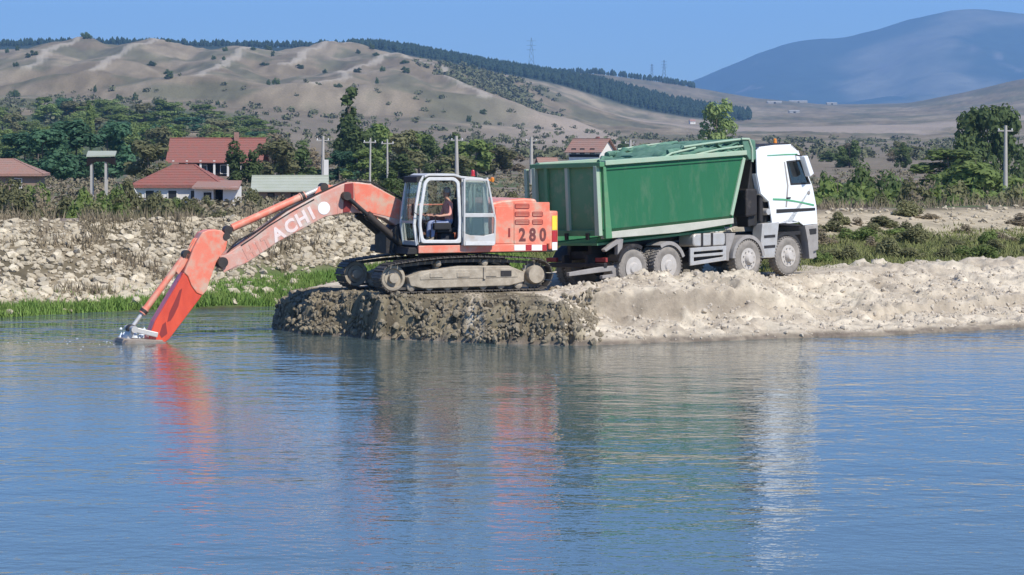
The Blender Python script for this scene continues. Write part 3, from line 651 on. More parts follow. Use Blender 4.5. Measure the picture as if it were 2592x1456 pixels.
MB().tube([(uf + .2, -.9, 1.16), (uf + .2, -.9, 2.1), (.4, -.95, 2.2), (-.6, -1.0, 2.2), (-.6, -1.0, 1.2)], .02).build('guard_rail', M['orange'], exc)
MB().box(-.9, .5, -1.28, -.5, 1.16, 1.95).build('tank', M['orange'], exc, bevel=.04)
MB().lathe([(.04, 1.9), (.07, 1.92), (.07, 2.25), (.03, 2.3)], (-1.7, -.3, .1), 14, ax='z').build('exhaust', M['soot'], exc, 40)
# boom
BH = .23
boom_pts = EP([(559, 655), (572, 645), (612, 619), (728, 536), (800, 497), (862, 468), (880, 462), (905, 461), (940, 466), (1013, 506), (1075, 560), (1105, 600), (1098, 628), (1068, 626), (1030, 590), (975, 553), (930, 541), (900, 539), (870, 540), (824, 549), (705, 612), (628, 664), (582, 685), (562, 680)], BH)
boom = MB().prism(boom_pts, -BH, BH).build('boom', M['orange_faded'], exc, bevel=.02)
k_o = EP([(893, 462), (940, 467), (1013, 507), (1012, 558), (975, 548), (930, 538), (905, 535), (896, 500)], BH)
MB().prism(shrink(k_o, .015), BH + .001, BH + .010).build('boom_plate', M['orange'], boom, bevel=.004)
kk = EP([(872, 466), (893, 463), (895, 500), (885, 536), (868, 538)], BH); MB().prism(kk, BH + .001, BH + .018).build('boom_collar', M['grille'], boom, bevel=.004)
pin = lambda px, py, r=.10, v=.0, t=.33: MB().lathe([(.02, -t), (r, -t), (r, t), (.02, t)], (EP([(px, py)], BH)[0][0], v, EP([(px, py)], BH)[0][1]), 18)
pin(562, 664, .13).build('pivot_pin', M['dark'], boom, 40); pin(872, 496, .10, 0, .40).build('pivot_pin', M['dark'], boom, 40)
MB().prism(EP([(556, 648), (600, 640), (604, 670), (566, 690)], BH), BH + .001, BH + .016).build('boom_end_plate', M['orange_faded'], boom, bevel=.004)
br = EP([(800, 496), (812, 474), (830, 467), (850, 470), (858, 476)], BH); MB().prism(br, -.09, -.05).prism(br, .05, .09).build('cylinder_bracket', M['orange'], boom, bevel=.01)
# lettering along the boom: worn first letters, clear last ones, and a round emblem
a0 = EP([(628, 640)], BH)[0]; a1 = EP([(858, 507)], BH)[0]
bang = math.atan2(a1[1] - a0[1], -(a1[0] - a0[0]))
for chx, px, py, mm in (('H', 632, 639, 'ghost'), ('I', 656, 627, 'ghost'), ('T', 676, 614, 'ghost'), ('A', 704, 593, 'white_faded'), ('C', 736, 574, 'white_faded'), ('H', 765, 555, 'white_faded'), ('I', 789, 541, 'white_faded'), ('A', 862, 523, 'ghost')):
    u, z = EP([(px, py)], BH)[0]; side_text('letter', chx, .46 if mm != 'ghost' else .40, M[mm], boom, u, BH + .003, z, bang, .018)
u, z = EP([(820, 527)], BH)[0]
MB().lathe([(.01, BH + .001), (.165, BH + .001), (.165, BH + .007), (.01, BH + .007)], (u, 0, z), 28).build('emblem', M['rw'], boom)
# boom hoses
def lerp2(pts, v): return [(a, v, b) for a, b in EP(pts, v)]
for dv in (-.12, -.04, .05, .13): MB().tube(lerp2([(1040, 515), (940, 462), (880, 456), (800, 492), (728, 530), (650, 585), (608, 606), (590, 620), (575, 640)], dv), .022, 6).build('hose', M['black'], boom, 60)
for dv in (.17, .20): MB().tube(lerp2([(795, 505), (740, 535), (680, 572), (640, 602), (610, 622)], dv + .03), .018, 6).build('hose', M['dark'], boom, 60)
# cylinders
def cylinder(name, p0, p1, v, r, frac, rr, mats, rodm='steel'):
    a = EP([p0], BH)[0]; b = EP([p1], BH)[0]; A = Vector((a[0], v, a[1])); B = Vector((b[0], v, b[1])); K = A.lerp(B, frac); d = (B - A).normalized()
    o = MB().tube([A, A + d * .12, A + d * .13, K], [r * .7, r * .7, r, r], 16).tube([K - d * .01, K + d * .13], r * 1.18, 16).build(name, mats[0], exc, 40)
    MB().tube([K + d * .12, B], rr, 14).build('rod', M[rodm], o, 50)
    MB().tube([K + d * .02, K + d * .10], r * 1.24, 16).build('gland', M['dark'], o, 40)
    for q in (A, B): MB().lathe([(.02, -.10), (.11, -.10), (.11, .10), (.02, .10)], (q.x, v, q.z), 14).build('eye', M['dark'], o, 40)
    return o
for vv in (.34, -.34): cylinder('boom_cylinder', (1035, 640), (872, 496), vv, .095, .62, .055, [M['dark']], 'soot')
cylinder('arm_cylinder', (583, 583), (826, 474), 0, .098, .76, .062, [M['orange']])
cylinder('bucket_cylinder', (478, 645), (338, 834), 0, .082, .74, .05, [M['orange']])
# arm: two halves, the lower one wet
arm_u = EP([(512, 589), (526, 583), (545, 581), (562, 584), (578, 600), (572, 632), (548, 664), (533, 706), (524, 735), (513, 748), (498, 742), (484, 722), (476, 700), (466, 690), (478, 660), (488, 632), (498, 612)], .21)
arm_l = EP([(466, 690), (476, 700), (484, 722), (498, 742), (513, 748), (430, 858), (418, 868), (380, 874), (376, 858), (392, 815)], .21)
arm = MB().prism(arm_u, -.21, .21).build('arm', M['orange'], exc, bevel=.02)
al = MB().prism([(x, z) for x, z in arm_l], -.19, .19).build('lower_arm', M['orange_wet'], arm, bevel=.02)
for pts in ([(455, 735), (462, 730), (452, 775), (440, 800), (432, 812), (424, 815), (430, 790), (444, 760)], [(412, 822), (420, 815), (424, 845), (410, 856), (404, 846)]):
    MB().prism(EP(pts, .21), .191, .196).build('rust_patch', M['grille'], al)
MB().prism(EP([(497, 606), (508, 600), (470, 676), (456, 696), (449, 688), (462, 664), (476, 645)], .21), -.10, -.06).prism(EP([(497, 606), (508, 600), (470, 676), (456, 696), (449, 688), (462, 664), (476, 645)], .21), .06, .10).build('cylinder_bracket', M['orange'], arm, bevel=.01)
pin(574, 598, .09, 0, .24).build('pivot_pin', M['dark'], arm, 40)
MB().tube(lerp2([(560, 590), (520, 600), (495, 640), (470, 690), (450, 715)], .14), .018, 6).build('hose', M['black'], arm, 60)
# bucket linkage and the bucket below the surface
lk_ = empty('linkage', (0, 0, 0), exc)
for vv in (-.26, .26):
    P = EP([(338, 834), (398, 848)], .21); MB().beam((P[0][0], vv, P[0][1]), (P[1][0], vv, P[1][1]), .05, .13).build('link', M['steel'], lk_, bevel=.02)
P = EP([(338, 834), (318, 880)], .21); MB().beam((P[0][0], 0, P[0][1]), (P[1][0], 0, P[1][1]), .40, .12).build('link', M['steel'], lk_, bevel=.03)
P = EP([(338, 834)], .21)[0]; MB().lathe([(.02, -.33), (.085, -.33), (.085, .33), (.02, .33)], (P[0], 0, P[1]), 16).build('link_pin', M['steel'], lk_, 40)
P = EP([(405, 868), (308, 866)], .21); (bx, bz), (qx, qz) = P
bk = MB(); prof = [(bx - .05, bz + .02), (qx - .05, qz + .03), (qx + .18, qz - .25), (qx + .12, qz - .75), (bx + .35, bz - 1.15), (bx - .25, bz - 1.15)]
prof_i = [(x * .9 + (bx + .3) * .1, z * .9 + (bz - .5) * .1) for x, z in prof]
bk.prism(prof, -.56, -.53).prism(prof, .53, .56)
bm_ = empty('bucket', (0, 0, 0), exc)
bk.build('bucket_side', M['wornb'], bm_)
sh = MB()
for a, b in zip(prof[:5], prof[1:5]): sh.beam((a[0], 0, a[1]), (b[0], 0, b[1]), 1.06, .035)
sh.build('bucket_shell', M['wornb'], bm_)
for k in range(5): MB().beam((bx - .2, -.44 + .22 * k, bz - 1.13), (bx - .55, -.44 + .22 * k, bz - 1.16), .09, .07, w1=.05, h1=.02).build('tooth', M['steel'], bm_)
MB().prism([(bx - .06, bz + .07), (qx - .02, qz + .09), (qx + .02, qz - .02), (bx - .06, bz - .05)], -.30, .30).build('bucket_ear', M['wornb'], bm_, bevel=.02)

# white water where the linkage and bucket break the surface
M['foam'] = mat('white water', (.80, .84, .86), .35, col2=(.62, .70, .76), scale=8, amt=.4)
def foam_items(n, px0, px1, Yc_, sp, s0, s1, zz):
    it = []
    for _ in range(n):
        px = random.Random(_ * 7 + int(px0)).uniform(px0, px1); g_ = random.Random(_ * 13 + int(px1)); Y = Yc_ + g_.gauss(0, sp); z = zz * g_.random() ** 2; sc = s0 + (s1 - s0) * g_.random() ** 2
        it.append((px_x(px, Y), Y, z, sc, g_))
    return it
def foam(name, items, label):
    m = MB()
    for x, y, z, sc, g_ in items:
        k = 7; c = (x, y, z); el = 1.6 if z > 0 else 6.0; pts = [(x + sc * el * math.cos(2 * math.pi * j / k) * g_.uniform(.6, 1.2), y + sc * 1.6 * math.sin(2 * math.pi * j / k) * g_.uniform(.6, 1.2), z - .015) for j in range(k)]
        m.add(pts + [(x, y, z + sc * (.35 + 1.2 * (z > .05)))], [(j, (j + 1) % k, k) for j in range(k)] + [tuple(range(k - 1, -1, -1))])
    return tag(m.build(name, M['foam'], None, 60), label, 'splash', None, 'stuff')
foam('splash', foam_items(70, 304, 376, 65.25, .2, .025, .08, .30), 'white splash of water around the submerged excavator bucket')
foam('foam_streaks', foam_items(34, 20, 290, 64.3, .7, .008, .022, .0), 'thin white foam streaks drifting from the excavator bucket')

# ------------------------------------------------------------------ the operator
def person():
    J = {}; E_ = []
    def add(n, p, r, frm=None):
        J[n] = (len(J), Vector(p), r)
        if frm: E_.append((J[frm][0], J[n][0]))
    b = .87
    add('pelvis', (.22, b, 1.76), (.15, .11)); add('waist', (.20, b, 1.92), (.14, .105), 'pelvis'); add('chest', (.22, b, 2.12), (.165, .115), 'waist')
    add('neckb', (.24, b, 2.30), (.075, .07), 'chest'); add('neck', (.26, b, 2.38), (.052, .052), 'neckb'); add('jaw', (.29, b, 2.45), (.062, .072), 'neck')
    add('head', (.28, b, 2.54), (.078, .098), 'jaw'); add('crown', (.275, b, 2.63), (.060, .075), 'head')
    for s, n in ((1, 'l'), (-1, 'r')):
        add('sh' + n, (.23, b + s * .19, 2.25), (.062, .06), 'neckb'); add('el' + n, (.30, b + s * .27, 1.98), (.045, .045), 'sh' + n)
        add('wr' + n, (.60, b + s * .29, 1.95), (.030, .028), 'el' + n); add('pa' + n, (.69, b + s * .295, 1.965), (.036, .022), 'wr' + n)
        for k, (dx, dy, L) in enumerate(((.05, -.033, .070), (.055, -.011, .085), (.053, .011, .080), (.045, .031, .062))):
            add(f'f{k}a' + n, (.69 + dx, b + s * .295 + dy, 1.972), (.0095, .0095), 'pa' + n); add(f'f{k}b' + n, (.69 + dx + L * .5, b + s * .295 + dy, 1.958), (.0085, .0085), f'f{k}a' + n)
            add(f'f{k}c' + n, (.69 + dx + L * .45, b + s * .295 + dy, 1.93), (.008, .008), f'f{k}b' + n)
        add('tha' + n, (.66, b + s * .295 - s * .045, 1.955), (.011, .011), 'pa' + n); add('thb' + n, (.70, b + s * .295 - s * .06, 1.94), (.009, .009), 'tha' + n)
        add('hip' + n, (.26, b + s * .10, 1.74), (.095, .09), 'pelvis'); add('kn' + n, (.70, b + s * .15, 1.78), (.068, .066), 'hip' + n)
        add('calf' + n, (.72, b + s * .15, 1.58), (.060, .060), 'kn' + n); add('an' + n, (.74, b + s * .14, 1.34), (.042, .045), 'calf' + n); add('toe' + n, (.92, b + s * .15, 1.305), (.040, .030), 'an' + n)
    me = bpy.data.meshes.new('person'); me.from_pydata([j[1] for j in J.values()], E_, [])
    o = bpy.data.objects.new('person', me); C.objects.link(o)
    o.modifiers.new('skin', 'SKIN'); sv = me.skin_vertices[0].data
    for j in J.values(): sv[j[0]].radius = j[2]
    sv[0].use_root = True
    o.modifiers.new('sub', 'SUBSURF').levels = 2; o.modifiers['sub'].render_levels = 2
    dg = bpy.context.evaluated_depsgraph_get(); m2 = bpy.data.meshes.new_from_object(o.evaluated_get(dg)); o.modifiers.clear(); o.data = m2; bpy.data.meshes.remove(me)
    sk = mat('skin', (.48, .26, .18), .55); st = mat('salmon red shirt', (.72, .27, .22), .85, col2=(.78, .40, .32), scale=14); jn = mat('blue jeans', (.16, .22, .42), .9, col2=(.34, .38, .50), scale=16); bt = mat('dusty boots', (.36, .30, .22), .9)
    m2.materials.clear()
    for x in (sk, st, jn, bt): m2.materials.append(x)
    for p in m2.polygons:
        c = p.center; p.use_smooth = True
        y = abs(c.y - b)
        if c.z > 2.335: p.material_index = 0
        elif c.z < 1.42 and c.x > .6: p.material_index = 3
        elif y > .215 and c.x > .36 and c.z > 1.88: p.material_index = 0
        elif c.z > 1.86: p.material_index = 1
        else: p.material_index = 2
    hs = mat('grey hair', (.34, .32, .30), .9, bump=.01, bscale=60)
    h_ = MB(); h_.lathe([(.092, .0), (.098, .05), (.085, .10), (.05, .135), (.01, .145)], (.262, b, 2.545), 16, ax='z'); h_.box(.17, .21, b - .07, b + .07, 2.45, 2.56); h_.build('hair', hs, o, 60)
    f_ = MB(); f_.prism([(.36, 2.545), (.395, 2.50), (.36, 2.49)], b - .012, b + .012); f_.build('nose', sk, o)
    for s in (-1, 1):
        MB().lathe([(.003, -.006), (.011, 0), (.003, .006)], (.362, b + s * .03, 2.545), 8, ax='z').build('eye', M['black'], o); MB().lathe([(.004, -.01), (.03, 0), (.004, .01)], (.275, b + s * .083, 2.53), 10).build('ear', sk, o)
    MB().box(.352, .362, b - .022, b + .022, 2.462, 2.468).build('mouth', M['grille'], o)
    o.matrix_world = EXC_M
    return tag(o, 'operator in salmon shirt and blue jeans sitting in the excavator cab', 'person')
person()

# ------------------------------------------------------------------ tipper lorry (local: +x nose, -y its right side, towards the camera)
trk = tag(empty('tipper_truck'), 'white-cabbed four-axle tipper lorry with green dump body on the sand', 'truck')
trk.matrix_world = TRK_M
AX = [0, -1.7, -4.95, -6.3]; WR = .545
def tyre_mesh(wd):
    m = MB(); R0 = WR
    m.lathe([(.30, -wd / 2 + .02), (.36, -wd / 2), (.46, -wd / 2 - .005), (R0 - .03, -wd / 2 + .02), (R0, -wd / 2 + .05), (R0, wd / 2 - .05), (R0 - .03, wd / 2 - .02), (.46, wd / 2 + .005), (.36, wd / 2), (.30, wd / 2 - .02)], (0, 0, 0), 40)
    for k in range(36):
        a = 2 * math.pi * k / 36
        for sgn in (-1, 1):
            p = Vector((math.cos(a), 0, math.sin(a))); q = Vector((math.cos(a + .09 * sgn), 0, math.sin(a + .09 * sgn)))
            m.beam(p * (R0 + .004) + Vector((0, sgn * .02, 0)), q * (R0 - .004) + Vector((0, sgn * (wd / 2 - .01), 0)), .045, .03, up=p)
    return m.mesh('tyre', M['tyre'], 40)
def rim_mesh(front):
    m = MB()
    if front: m.lathe([(.31, -.16), (.30, -.13), (.28, -.12), (.24, -.145), (.17, -.165), (.16, -.20), (.13, -.25), (.11, -.27), (.02, -.275)], (0, 0, 0), 28)
    else: m.lathe([(.31, -.16), (.30, -.12), (.27, -.04), (.20, .0), (.17, -.02), (.165, -.16), (.13, -.20), (.02, -.205)], (0, 0, 0), 28)
    for k in range(10):
        a = 2 * math.pi * k / 10; y = -.165 if front else -.02
        m.lathe([(.018, y + .02), (.018, y - .035), (.004, y - .04)], (.225 * math.cos(a) if front else .20 * math.cos(a), 0, .225 * math.sin(a) if front else .20 * math.sin(a)), 6)
    return m.mesh('rim', M['rim'], 35)
ty_f, rm_f, ty_r, rm_r = tyre_mesh(.33), rim_mesh(True), tyre_mesh(.30), rim_mesh(False)
rm_f.transform(Matrix.Identity(4))
for i, ax in enumerate(AX):
    for sgn in (-1, 1):
        wv = empty('wheel', (ax, sgn * (1.08 if i < 2 else 1.09), WR), trk); wv.rotation_euler = (0, .4 * i, 0 if sgn < 0 else math.pi)
        link_mesh('tyre', ty_f if i < 2 else ty_r, wv); link_mesh('rim', rm_f if i < 2 else rm_r, wv)
        if i >= 2: t2 = link_mesh('tyre', ty_r, wv); t2.location = (0, .34, 0)
    MB().lathe([(.05, -1.0), (.10, -.98), (.10, -.25), (.22, -.12), (.22, .12), (.10, .25), (.10, .98), (.05, 1.0)], (ax, 0, WR), 16).build('axle', M['soot'], trk, 40)
# chassis
ch = MB()
for sgn in (-1, 1): ch.box(-7.1, 1.15, sgn * .42 - .045, sgn * .42 + .045, .80, 1.08)
for x in (-7.0, -5.6, -4.2, -3.0, -1.0, .3): ch.box(x - .06, x + .06, -.42, .42, .84, 1.04)
ch.build('chassis', M['soot'], trk, bevel=.01)
# body: sides, floor, front, tailgate
rail_t = TP([(1527, 410), (1884, 384)], -1.27); u_r = rail_t[0][0]; u_f = rail_t[1][0]
side = TP([(1527, 414), (1884, 389), (1851, 547), (1527, 582)], -1.25)
low = TP([(1527, 582), (1851, 547)], -1.25)
body = empty('tipper_body', (0, 0, 0), trk)
zt = lambda u: np.interp(u, [u_r, u_f], [rail_t[0][1], rail_t[1][1]])
zl = lambda u: np.interp(u, [low[0][0], low[1][0]], [low[0][1], low[1][1]])
for sgn in (-1, 1):
    m = MB(); m.prism(side, sgn * 1.20, sgn * 1.25); m.build('side_wall', M['green'], body, bevel=.01)
    a, b = (u_r, zt(u_r)), (u_f + .02, zt(u_f))
    m = MB(); m.beam((a[0], sgn * 1.275, a[1] - .03), (b[0], sgn * 1.275, b[1] - .03), .17, .13); m.build('top_rail', M['greenpale'], body, bevel=.015)
    m = MB(); m.beam((a[0], sgn * 1.262, a[1] - .20), (b[0], sgn * 1.262, b[1] - .19), .05, .05); m.build('side_moulding', M['green'], body, bevel=.01)
    m = MB(); m.beam((side[1][0] - .05, sgn * 1.265, side[1][1] - .12), (side[2][0] - .02, sgn * 1.265, side[2][1] + .02), .07, .11); m.build('front_post', M['greenpale'], body, bevel=.012)
    # lower flank slopes in to the floor rail
    x0, x1 = low[0][0], low[1][0]; z0, z1 = low[0][1], low[1][1]
    MB().add([(x0, sgn * 1.25, z0), (x1, sgn * 1.25, z1), (x1, sgn * .95, z1 - .34), (x0, sgn * .95, z0 - .36), (x0, sgn * 1.2, z0), (x1, sgn * 1.2, z1), (x1, sgn * .9, z1 - .34), (x0, sgn * .9, z0 - .36)], [(0, 1, 2, 3), (4, 7, 6, 5), (0, 4, 5, 1), (3, 2, 6, 7), (0, 3, 7, 4), (1, 5, 6, 2)]).build('lower_flank', M['green'], body)
    fl = TP([(1527, 589), (1855, 552), (1855, 566), (1715, 589), (1527, 605)], -1.2)
    MB().prism(fl, sgn * 1.10, sgn * 1.235).build('floor_rail', M['rail'], body, bevel=.012)
m = MB(); f0, f1 = side[1], side[2]
m.prism([(f0[0], f0[1]), (f0[0] + .05, f0[1]), (f1[0] + .05, f1[1] - .3), (f1[0], f1[1] - .3)], -1.2, 1.2); m.build('front_wall', M['green'], body)
m = MB(); m.prism([(x0, z0 - .36), (x1, z1 - .34), (x1, z1 - .40), (x0, z0 - .42)], -1.0, 1.0); m.build('floor', M['greend'], body)
MB().prism([(x0 + .3, z0 - .42), (x1 - .1, z1 - .40), (x1 - .1, z1 - .56), (x0 + .3, z0 - .6)], -.46, -.34).prism([(x0 + .3, z0 - .42), (x1 - .1, z1 - .40), (x1 - .1, z1 - .56), (x0 + .3, z0 - .6)], .34, .46).build('subframe', M['soot'], body)
UR = u_r - .10; ztop = zt(u_r)
tg = empty('tailgate', (0, 0, 0), body)
zb0 = TP([(1500, 597)], -1.2)[0][1]
MB().box(UR, UR + .05, -1.22, 1.26, zb0, ztop - .10).build('gate_panel', M['greend'], tg)
MB().box(UR - .12, UR + .06, -1.36, 1.36, ztop - .13, ztop + .0).build('gate_rail', M['greend'], tg, bevel=.015)
MB().box(UR - .08, UR + .05, -1.22, 1.22, zb0 - .02, zb0 + .14).build('gate_sill', M['greend'], tg, bevel=.015)
for px in (1334, 1385, 1437):
    v = TR([(px, 480)], UR - .05)[0][0]; MB().box(UR - .10, UR - .001, v - .055, v + .055, zb0 + .12, ztop - .13).build('gate_rib', M['greenpale'] if px != 1385 else M['greend'], tg, bevel=.012)
for v in (-1.16, 1.22): MB().prism([(v - .09, zb0 - .02), (v + .09, zb0 - .02), (v + .065, ztop - .10), (v - .065, ztop - .10)], UR - .13, UR - .002, ax='x').build('gate_post', M['greenpale'], tg, bevel=.015)
for sgn in (-1, 1): MB().prism([(UR + .06, zb0 - .10), (UR + .30, zb0 - .10), (UR + .16, ztop - .12), (UR + .06, ztop - .12)], sgn * 1.20, sgn * 1.31).build('corner_post', M['greend'], body, bevel=.015)
for v in (-.8, 0, .8): MB().box(UR - .16, UR - .10, v - .05, v + .05, zb0 - .12, zb0 + .06).build('gate_latch', M['soot'], tg)
# rolled-back cover sheet with its hoops over the front of the body
cs = empty('cover_sheet', (0, 0, 0), body)
rr = random.Random(3)
def fold(pts, rad, v0, v1, name='fold', material=None):
    P = TP(pts, -1.2); m = MB(); n = 9
    for k in range(n - 1):
        pass
    vs = []; fs = []; L = 26
    path = [Vector(p) for p in P]; seg = [0]
    for a, b in zip(path[:-1], path[1:]): seg.append(seg[-1] + (b - a).length)
    for i in range(L):
        s_ = seg[-1] * i / (L - 1); k = max(j for j in range(len(seg) - 1) if seg[j] <= s_ + 1e-6); q = path[k].lerp(path[k + 1], (s_ - seg[k]) / (seg[k + 1] - seg[k]))
        for j in range(15):
            v = v0 + (v1 - v0) * j / 14; sag = .03 * (1 - (2 * j / 14 - 1) ** 2)
            vs.append((q.x + .03 * math.sin(j * 1.3 + i * .6), v + .02 * math.sin(i * 1.1), q.y + sag - .05 + rad * (1.3 * math.sin(i * .95 + .5 * math.sin(j * .8)) + 1.2 * (rr.random() - .5))))
    for i in range(L - 1):
        for j in range(14): fs.append((i * 15 + j, i * 15 + j + 1, (i + 1) * 15 + j + 1, (i + 1) * 15 + j))
    n0 = len(vs); vs2 = [(a, b, c - .05) for a, b, c in vs]; allv = vs + vs2; f2 = [tuple(n0 + i for i in reversed(f)) for f in fs]
    rim = [i * 15 for i in range(L)]; rim2 = [i * 15 + 14 for i in range(L)]
    ed = [(rim[i], rim[i + 1], n0 + rim[i + 1], n0 + rim[i]) for i in range(L - 1)] + [(rim2[i], n0 + rim2[i], n0 + rim2[i + 1], rim2[i + 1]) for i in range(L - 1)]
    ed += [(j, j + n0, j + 1 + n0, j + 1) for j in range(14)] + [((L - 1) * 15 + j, (L - 1) * 15 + j + 1, n0 + (L - 1) * 15 + j + 1, n0 + (L - 1) * 15 + j) for j in range(14)]
    m.add(allv, fs + f2 + ed); return m.build(name, material or M['tarp'], cs, 50)
fold([(1672, 402), (1720, 390), (1760, 384), (1800, 380), (1875, 372)], .05, -1.24, 1.24)
fold([(1700, 392), (1728, 378), (1790, 368), (1830, 362), (1885, 360)], .06, -1.22, 1.22)
fold([(1770, 388), (1830, 378), (1882, 372)], .05, -1.25, 1.25)
for pts in ([(1676, 402), (1700, 388), (1760, 374)], [(1730, 372), (1800, 362), (1880, 352)], [(1760, 392), (1820, 378), (1880, 370)]):
    P = TP(pts, -1.27)
    for sgn in (-1, 1): MB().tube([(a, sgn * 1.27, b) for a, b in P], .03, 8).build('hoop', M['greenpale'], cs, 50)
def roll(pts, r0, sgn, seed):
    P = TP(pts, -1.2); g_ = random.Random(seed); path = []; rad = []
    for (a, b) in zip(P[:-1], P[1:]):
        for k in range(7): t = k / 7; path.append((a[0] + (b[0] - a[0]) * t, sgn * (1.16 + .05 * g_.uniform(-1, 1)), a[1] + (b[1] - a[1]) * t + .035 * g_.uniform(-1, 1))); rad.append(r0 * g_.uniform(.55, 1.35))
    MB().tube(path, rad, 9).build('sheet_roll', M['tarp'], cs, 40)
for sgn in (-1, 1):
    roll([(1668, 402), (1720, 388), (1800, 378), (1880, 370)], .075, sgn, 4); roll([(1692, 388), (1740, 374), (1800, 366), (1882, 354)], .07, sgn, 5); roll([(1750, 394), (1820, 386), (1884, 380)], .06, sgn, 6)
P = TP([(1872, 356), (1888, 350), (1906, 356), (1908, 405), (1890, 405), (1880, 385)], -1.2)
MB().prism(round_poly(P, .06), -1.30, 1.30).build('front_housing', M['tarp'], cs, bevel=.03)
P = TP([(1876, 352), (1895, 352), (1903, 375), (1904, 410)], -1.31)
MB().tube([(a, -1.315, b) for a, b in P], .035, 8).build('roller_arm', M['greenpale'], cs, 50)
# cab
tc_ = empty('cab', (0, 0, 0), trk)
Y0 = -1.18
co = TP([(1914, 382), (1922, 374), (1960, 369), (2003, 367), (2020, 380), (2056, 470), (2066, 520), (2069, 566), (2034, 570), (2022, 561), (1995, 556), (1970, 566), (1955, 566), (1946, 510), (1926, 490), (1916, 440)], Y0)
win = TP([(1990, 408), (2027, 404), (2052, 466), (2001, 469)], Y0)
# side skins with a real window opening: front, above, below and behind the glass
def cabside(sgn):
    m = MB(); y0, y1 = sgn * 1.14, sgn * 1.18
    wi = [win[0], win[1], win[2], win[3]]                       # top rear, top front, low front, low rear
    A = co
    rear = [A[0], A[1], A[2], (win[0][0], A[2][1]), win[0], win[3], (win[3][0], A[12][1]), A[12], A[13], A[14], A[15]]
    top = [(win[0][0], A[2][1]), A[3], A[4], win[1], win[0]]
    frn = [A[4], A[5], win[2], win[1]]
    bot = [win[3], win[2], A[5], A[6], A[7], A[8], A[9], A[10], A[11], (win[3][0], A[12][1])]
    for p in (rear, top, frn, bot): m.prism(p, y0, y1)
    m.build('side_panel', M['twhite'], tc_)
    MB().ring(win, shrink(win, .05), sgn * 1.135, sgn * 1.186).build('window_frame', M['black'], tc_)
    MB().prism(shrink(win, .045), sgn * 1.15, sgn * 1.158).build('pane', M['tint'], tc_)
for sgn in (-1, 1): cabside(sgn)
cx = co
def skin(pts, name, material, t=.03, w_=1.14):
    m = MB()
    for a, b in zip(pts[:-1], pts[1:]): m.beam((a[0], 0, a[1]), (b[0], 0, b[1]), 2 * w_, t)
    return m.build(name, material, tc_)
skin(cx[1:4], 'roof', M['twhite'], .04, 1.17); skin([cx[3], cx[4]], 'roof_edge', M['black'], .06, 1.18); skin([cx[4], cx[5]], 'windscreen', M['tint'], .02); skin(cx[5:8], 'front_panel', M['twhite'])
skin([cx[0], cx[15], cx[14], cx[13], cx[12]], 'back_panel', M['twhite']); skin([cx[12], cx[8]], 'cab_floor', M['interior'], .06)
MB().prism([(cx[1][0], cx[1][1] + .0), (cx[3][0] - .05, cx[3][1] + .02), (cx[3][0] - .05, cx[3][1] + .07), (cx[1][0] + .1, cx[1][1] + .05)], -1.16, 1.16).build('roof_cap', M['black'], tc_, bevel=.02)
MB().box(cx[14][0] + .55, cx[14][0] + 1.05, -.95, -.45, 1.55, 1.75).box(cx[14][0] + .50, cx[14][0] + .62, -.95, -.45, 1.7, 2.4).build('seat', M['seat'], tc_, bevel=.05)
def tpanel(name, pts, material, v0=-1.18, t=.012, parent=tc_, bevel=.004):
    return MB().prism(TP(pts, v0), v0, v0 - t).build(name, material, parent, bevel=bevel)
tpanel('stripe', [(1956, 502), (1985, 503), (2020, 509), (2060, 517), (2060, 522), (2020, 513), (1985, 508), (1956, 507)], M['stripe'])
tpanel('stripe', [(1942, 393), (1985, 390), (2018, 389), (2018, 392), (1985, 393), (1942, 395)], M['stripe'], bevel=0)
tpanel('step_gap', [(1965, 530), (2063, 526), (2063, 533), (1965, 540)], M['black'])
tpanel('door_seam', [(1984, 410), (1987, 410), (1996, 470), (1992, 525), (1988, 525), (1992, 470)], M['tgrey'], t=.004, bevel=0)
e_ = TP([(2048, 488)], -1.2)[0]; MB().lathe([(.02, -1.182), (.055, -1.182), (.055, -1.20), (.02, -1.20)], (e_[0], 0, e_[1]), 16).build('side_lamp', M['tgrey'], tc_)
tpanel('door_handle', [(1990, 500), (2000, 499), (2000, 503), (1990, 504)], M['black'], t=.03)
# mirrors, sun beacon, intake stack
P = TP([(2030, 396), (2040, 394), (2056, 440), (2046, 448)], -1.42); MB().prism(P, -1.50, -1.30).build('mirror', M['twhite'], tc_, bevel=.03)
MB().tube([(P[0][0], -1.18, P[0][1] + .05), (P[0][0] + .05, -1.38, P[0][1])], .02).build('mirror_arm', M['black'], tc_)
MB().prism(P, 1.30, 1.50).build('mirror', M['twhite'], tc_, bevel=.03)
b_ = TP([(1962, 366)], -.4)[0]; MB().lathe([(.06, 0), (.06, .03), (.05, .035), (.05, .11), (.03, .13), (.004, .135)], (b_[0], -.4, b_[1] + .04), 14, ax='z').build('beacon', M['amber'], tc_, 40)
g = TP([(1903, 404), (1928, 410), (1932, 470), (1936, 500), (1950, 560), (1895, 575), (1890, 500)], -1.0)
MB().prism(g, -1.0, -.55).build('air_intake', M['black'], trk, bevel=.03)
st_ = TP([(1922, 405), (1922, 560)], -1.02)
MB().tube([(st_[0][0], -1.05, st_[0][1]), (st_[1][0], -1.05, st_[1][1])], .08, 14).build('exhaust_stack', M['soot'], trk, 40)
g2 = TP([(1888, 478), (1916, 478), (1916, 545), (1888, 550)], -1.1); MB().prism(g2, -1.12, -.6).build('air_filter', M['soot'], trk, bevel=.05)
g3 = TP([(1942, 536)], -1.15)[0]; MB().lathe([(.02, -1.20), (.09, -1.20), (.10, -1.0), (.02, -1.0)], (g3[0], 0, g3[1]), 16).build('filler_cap', M['alu'], trk, 40)
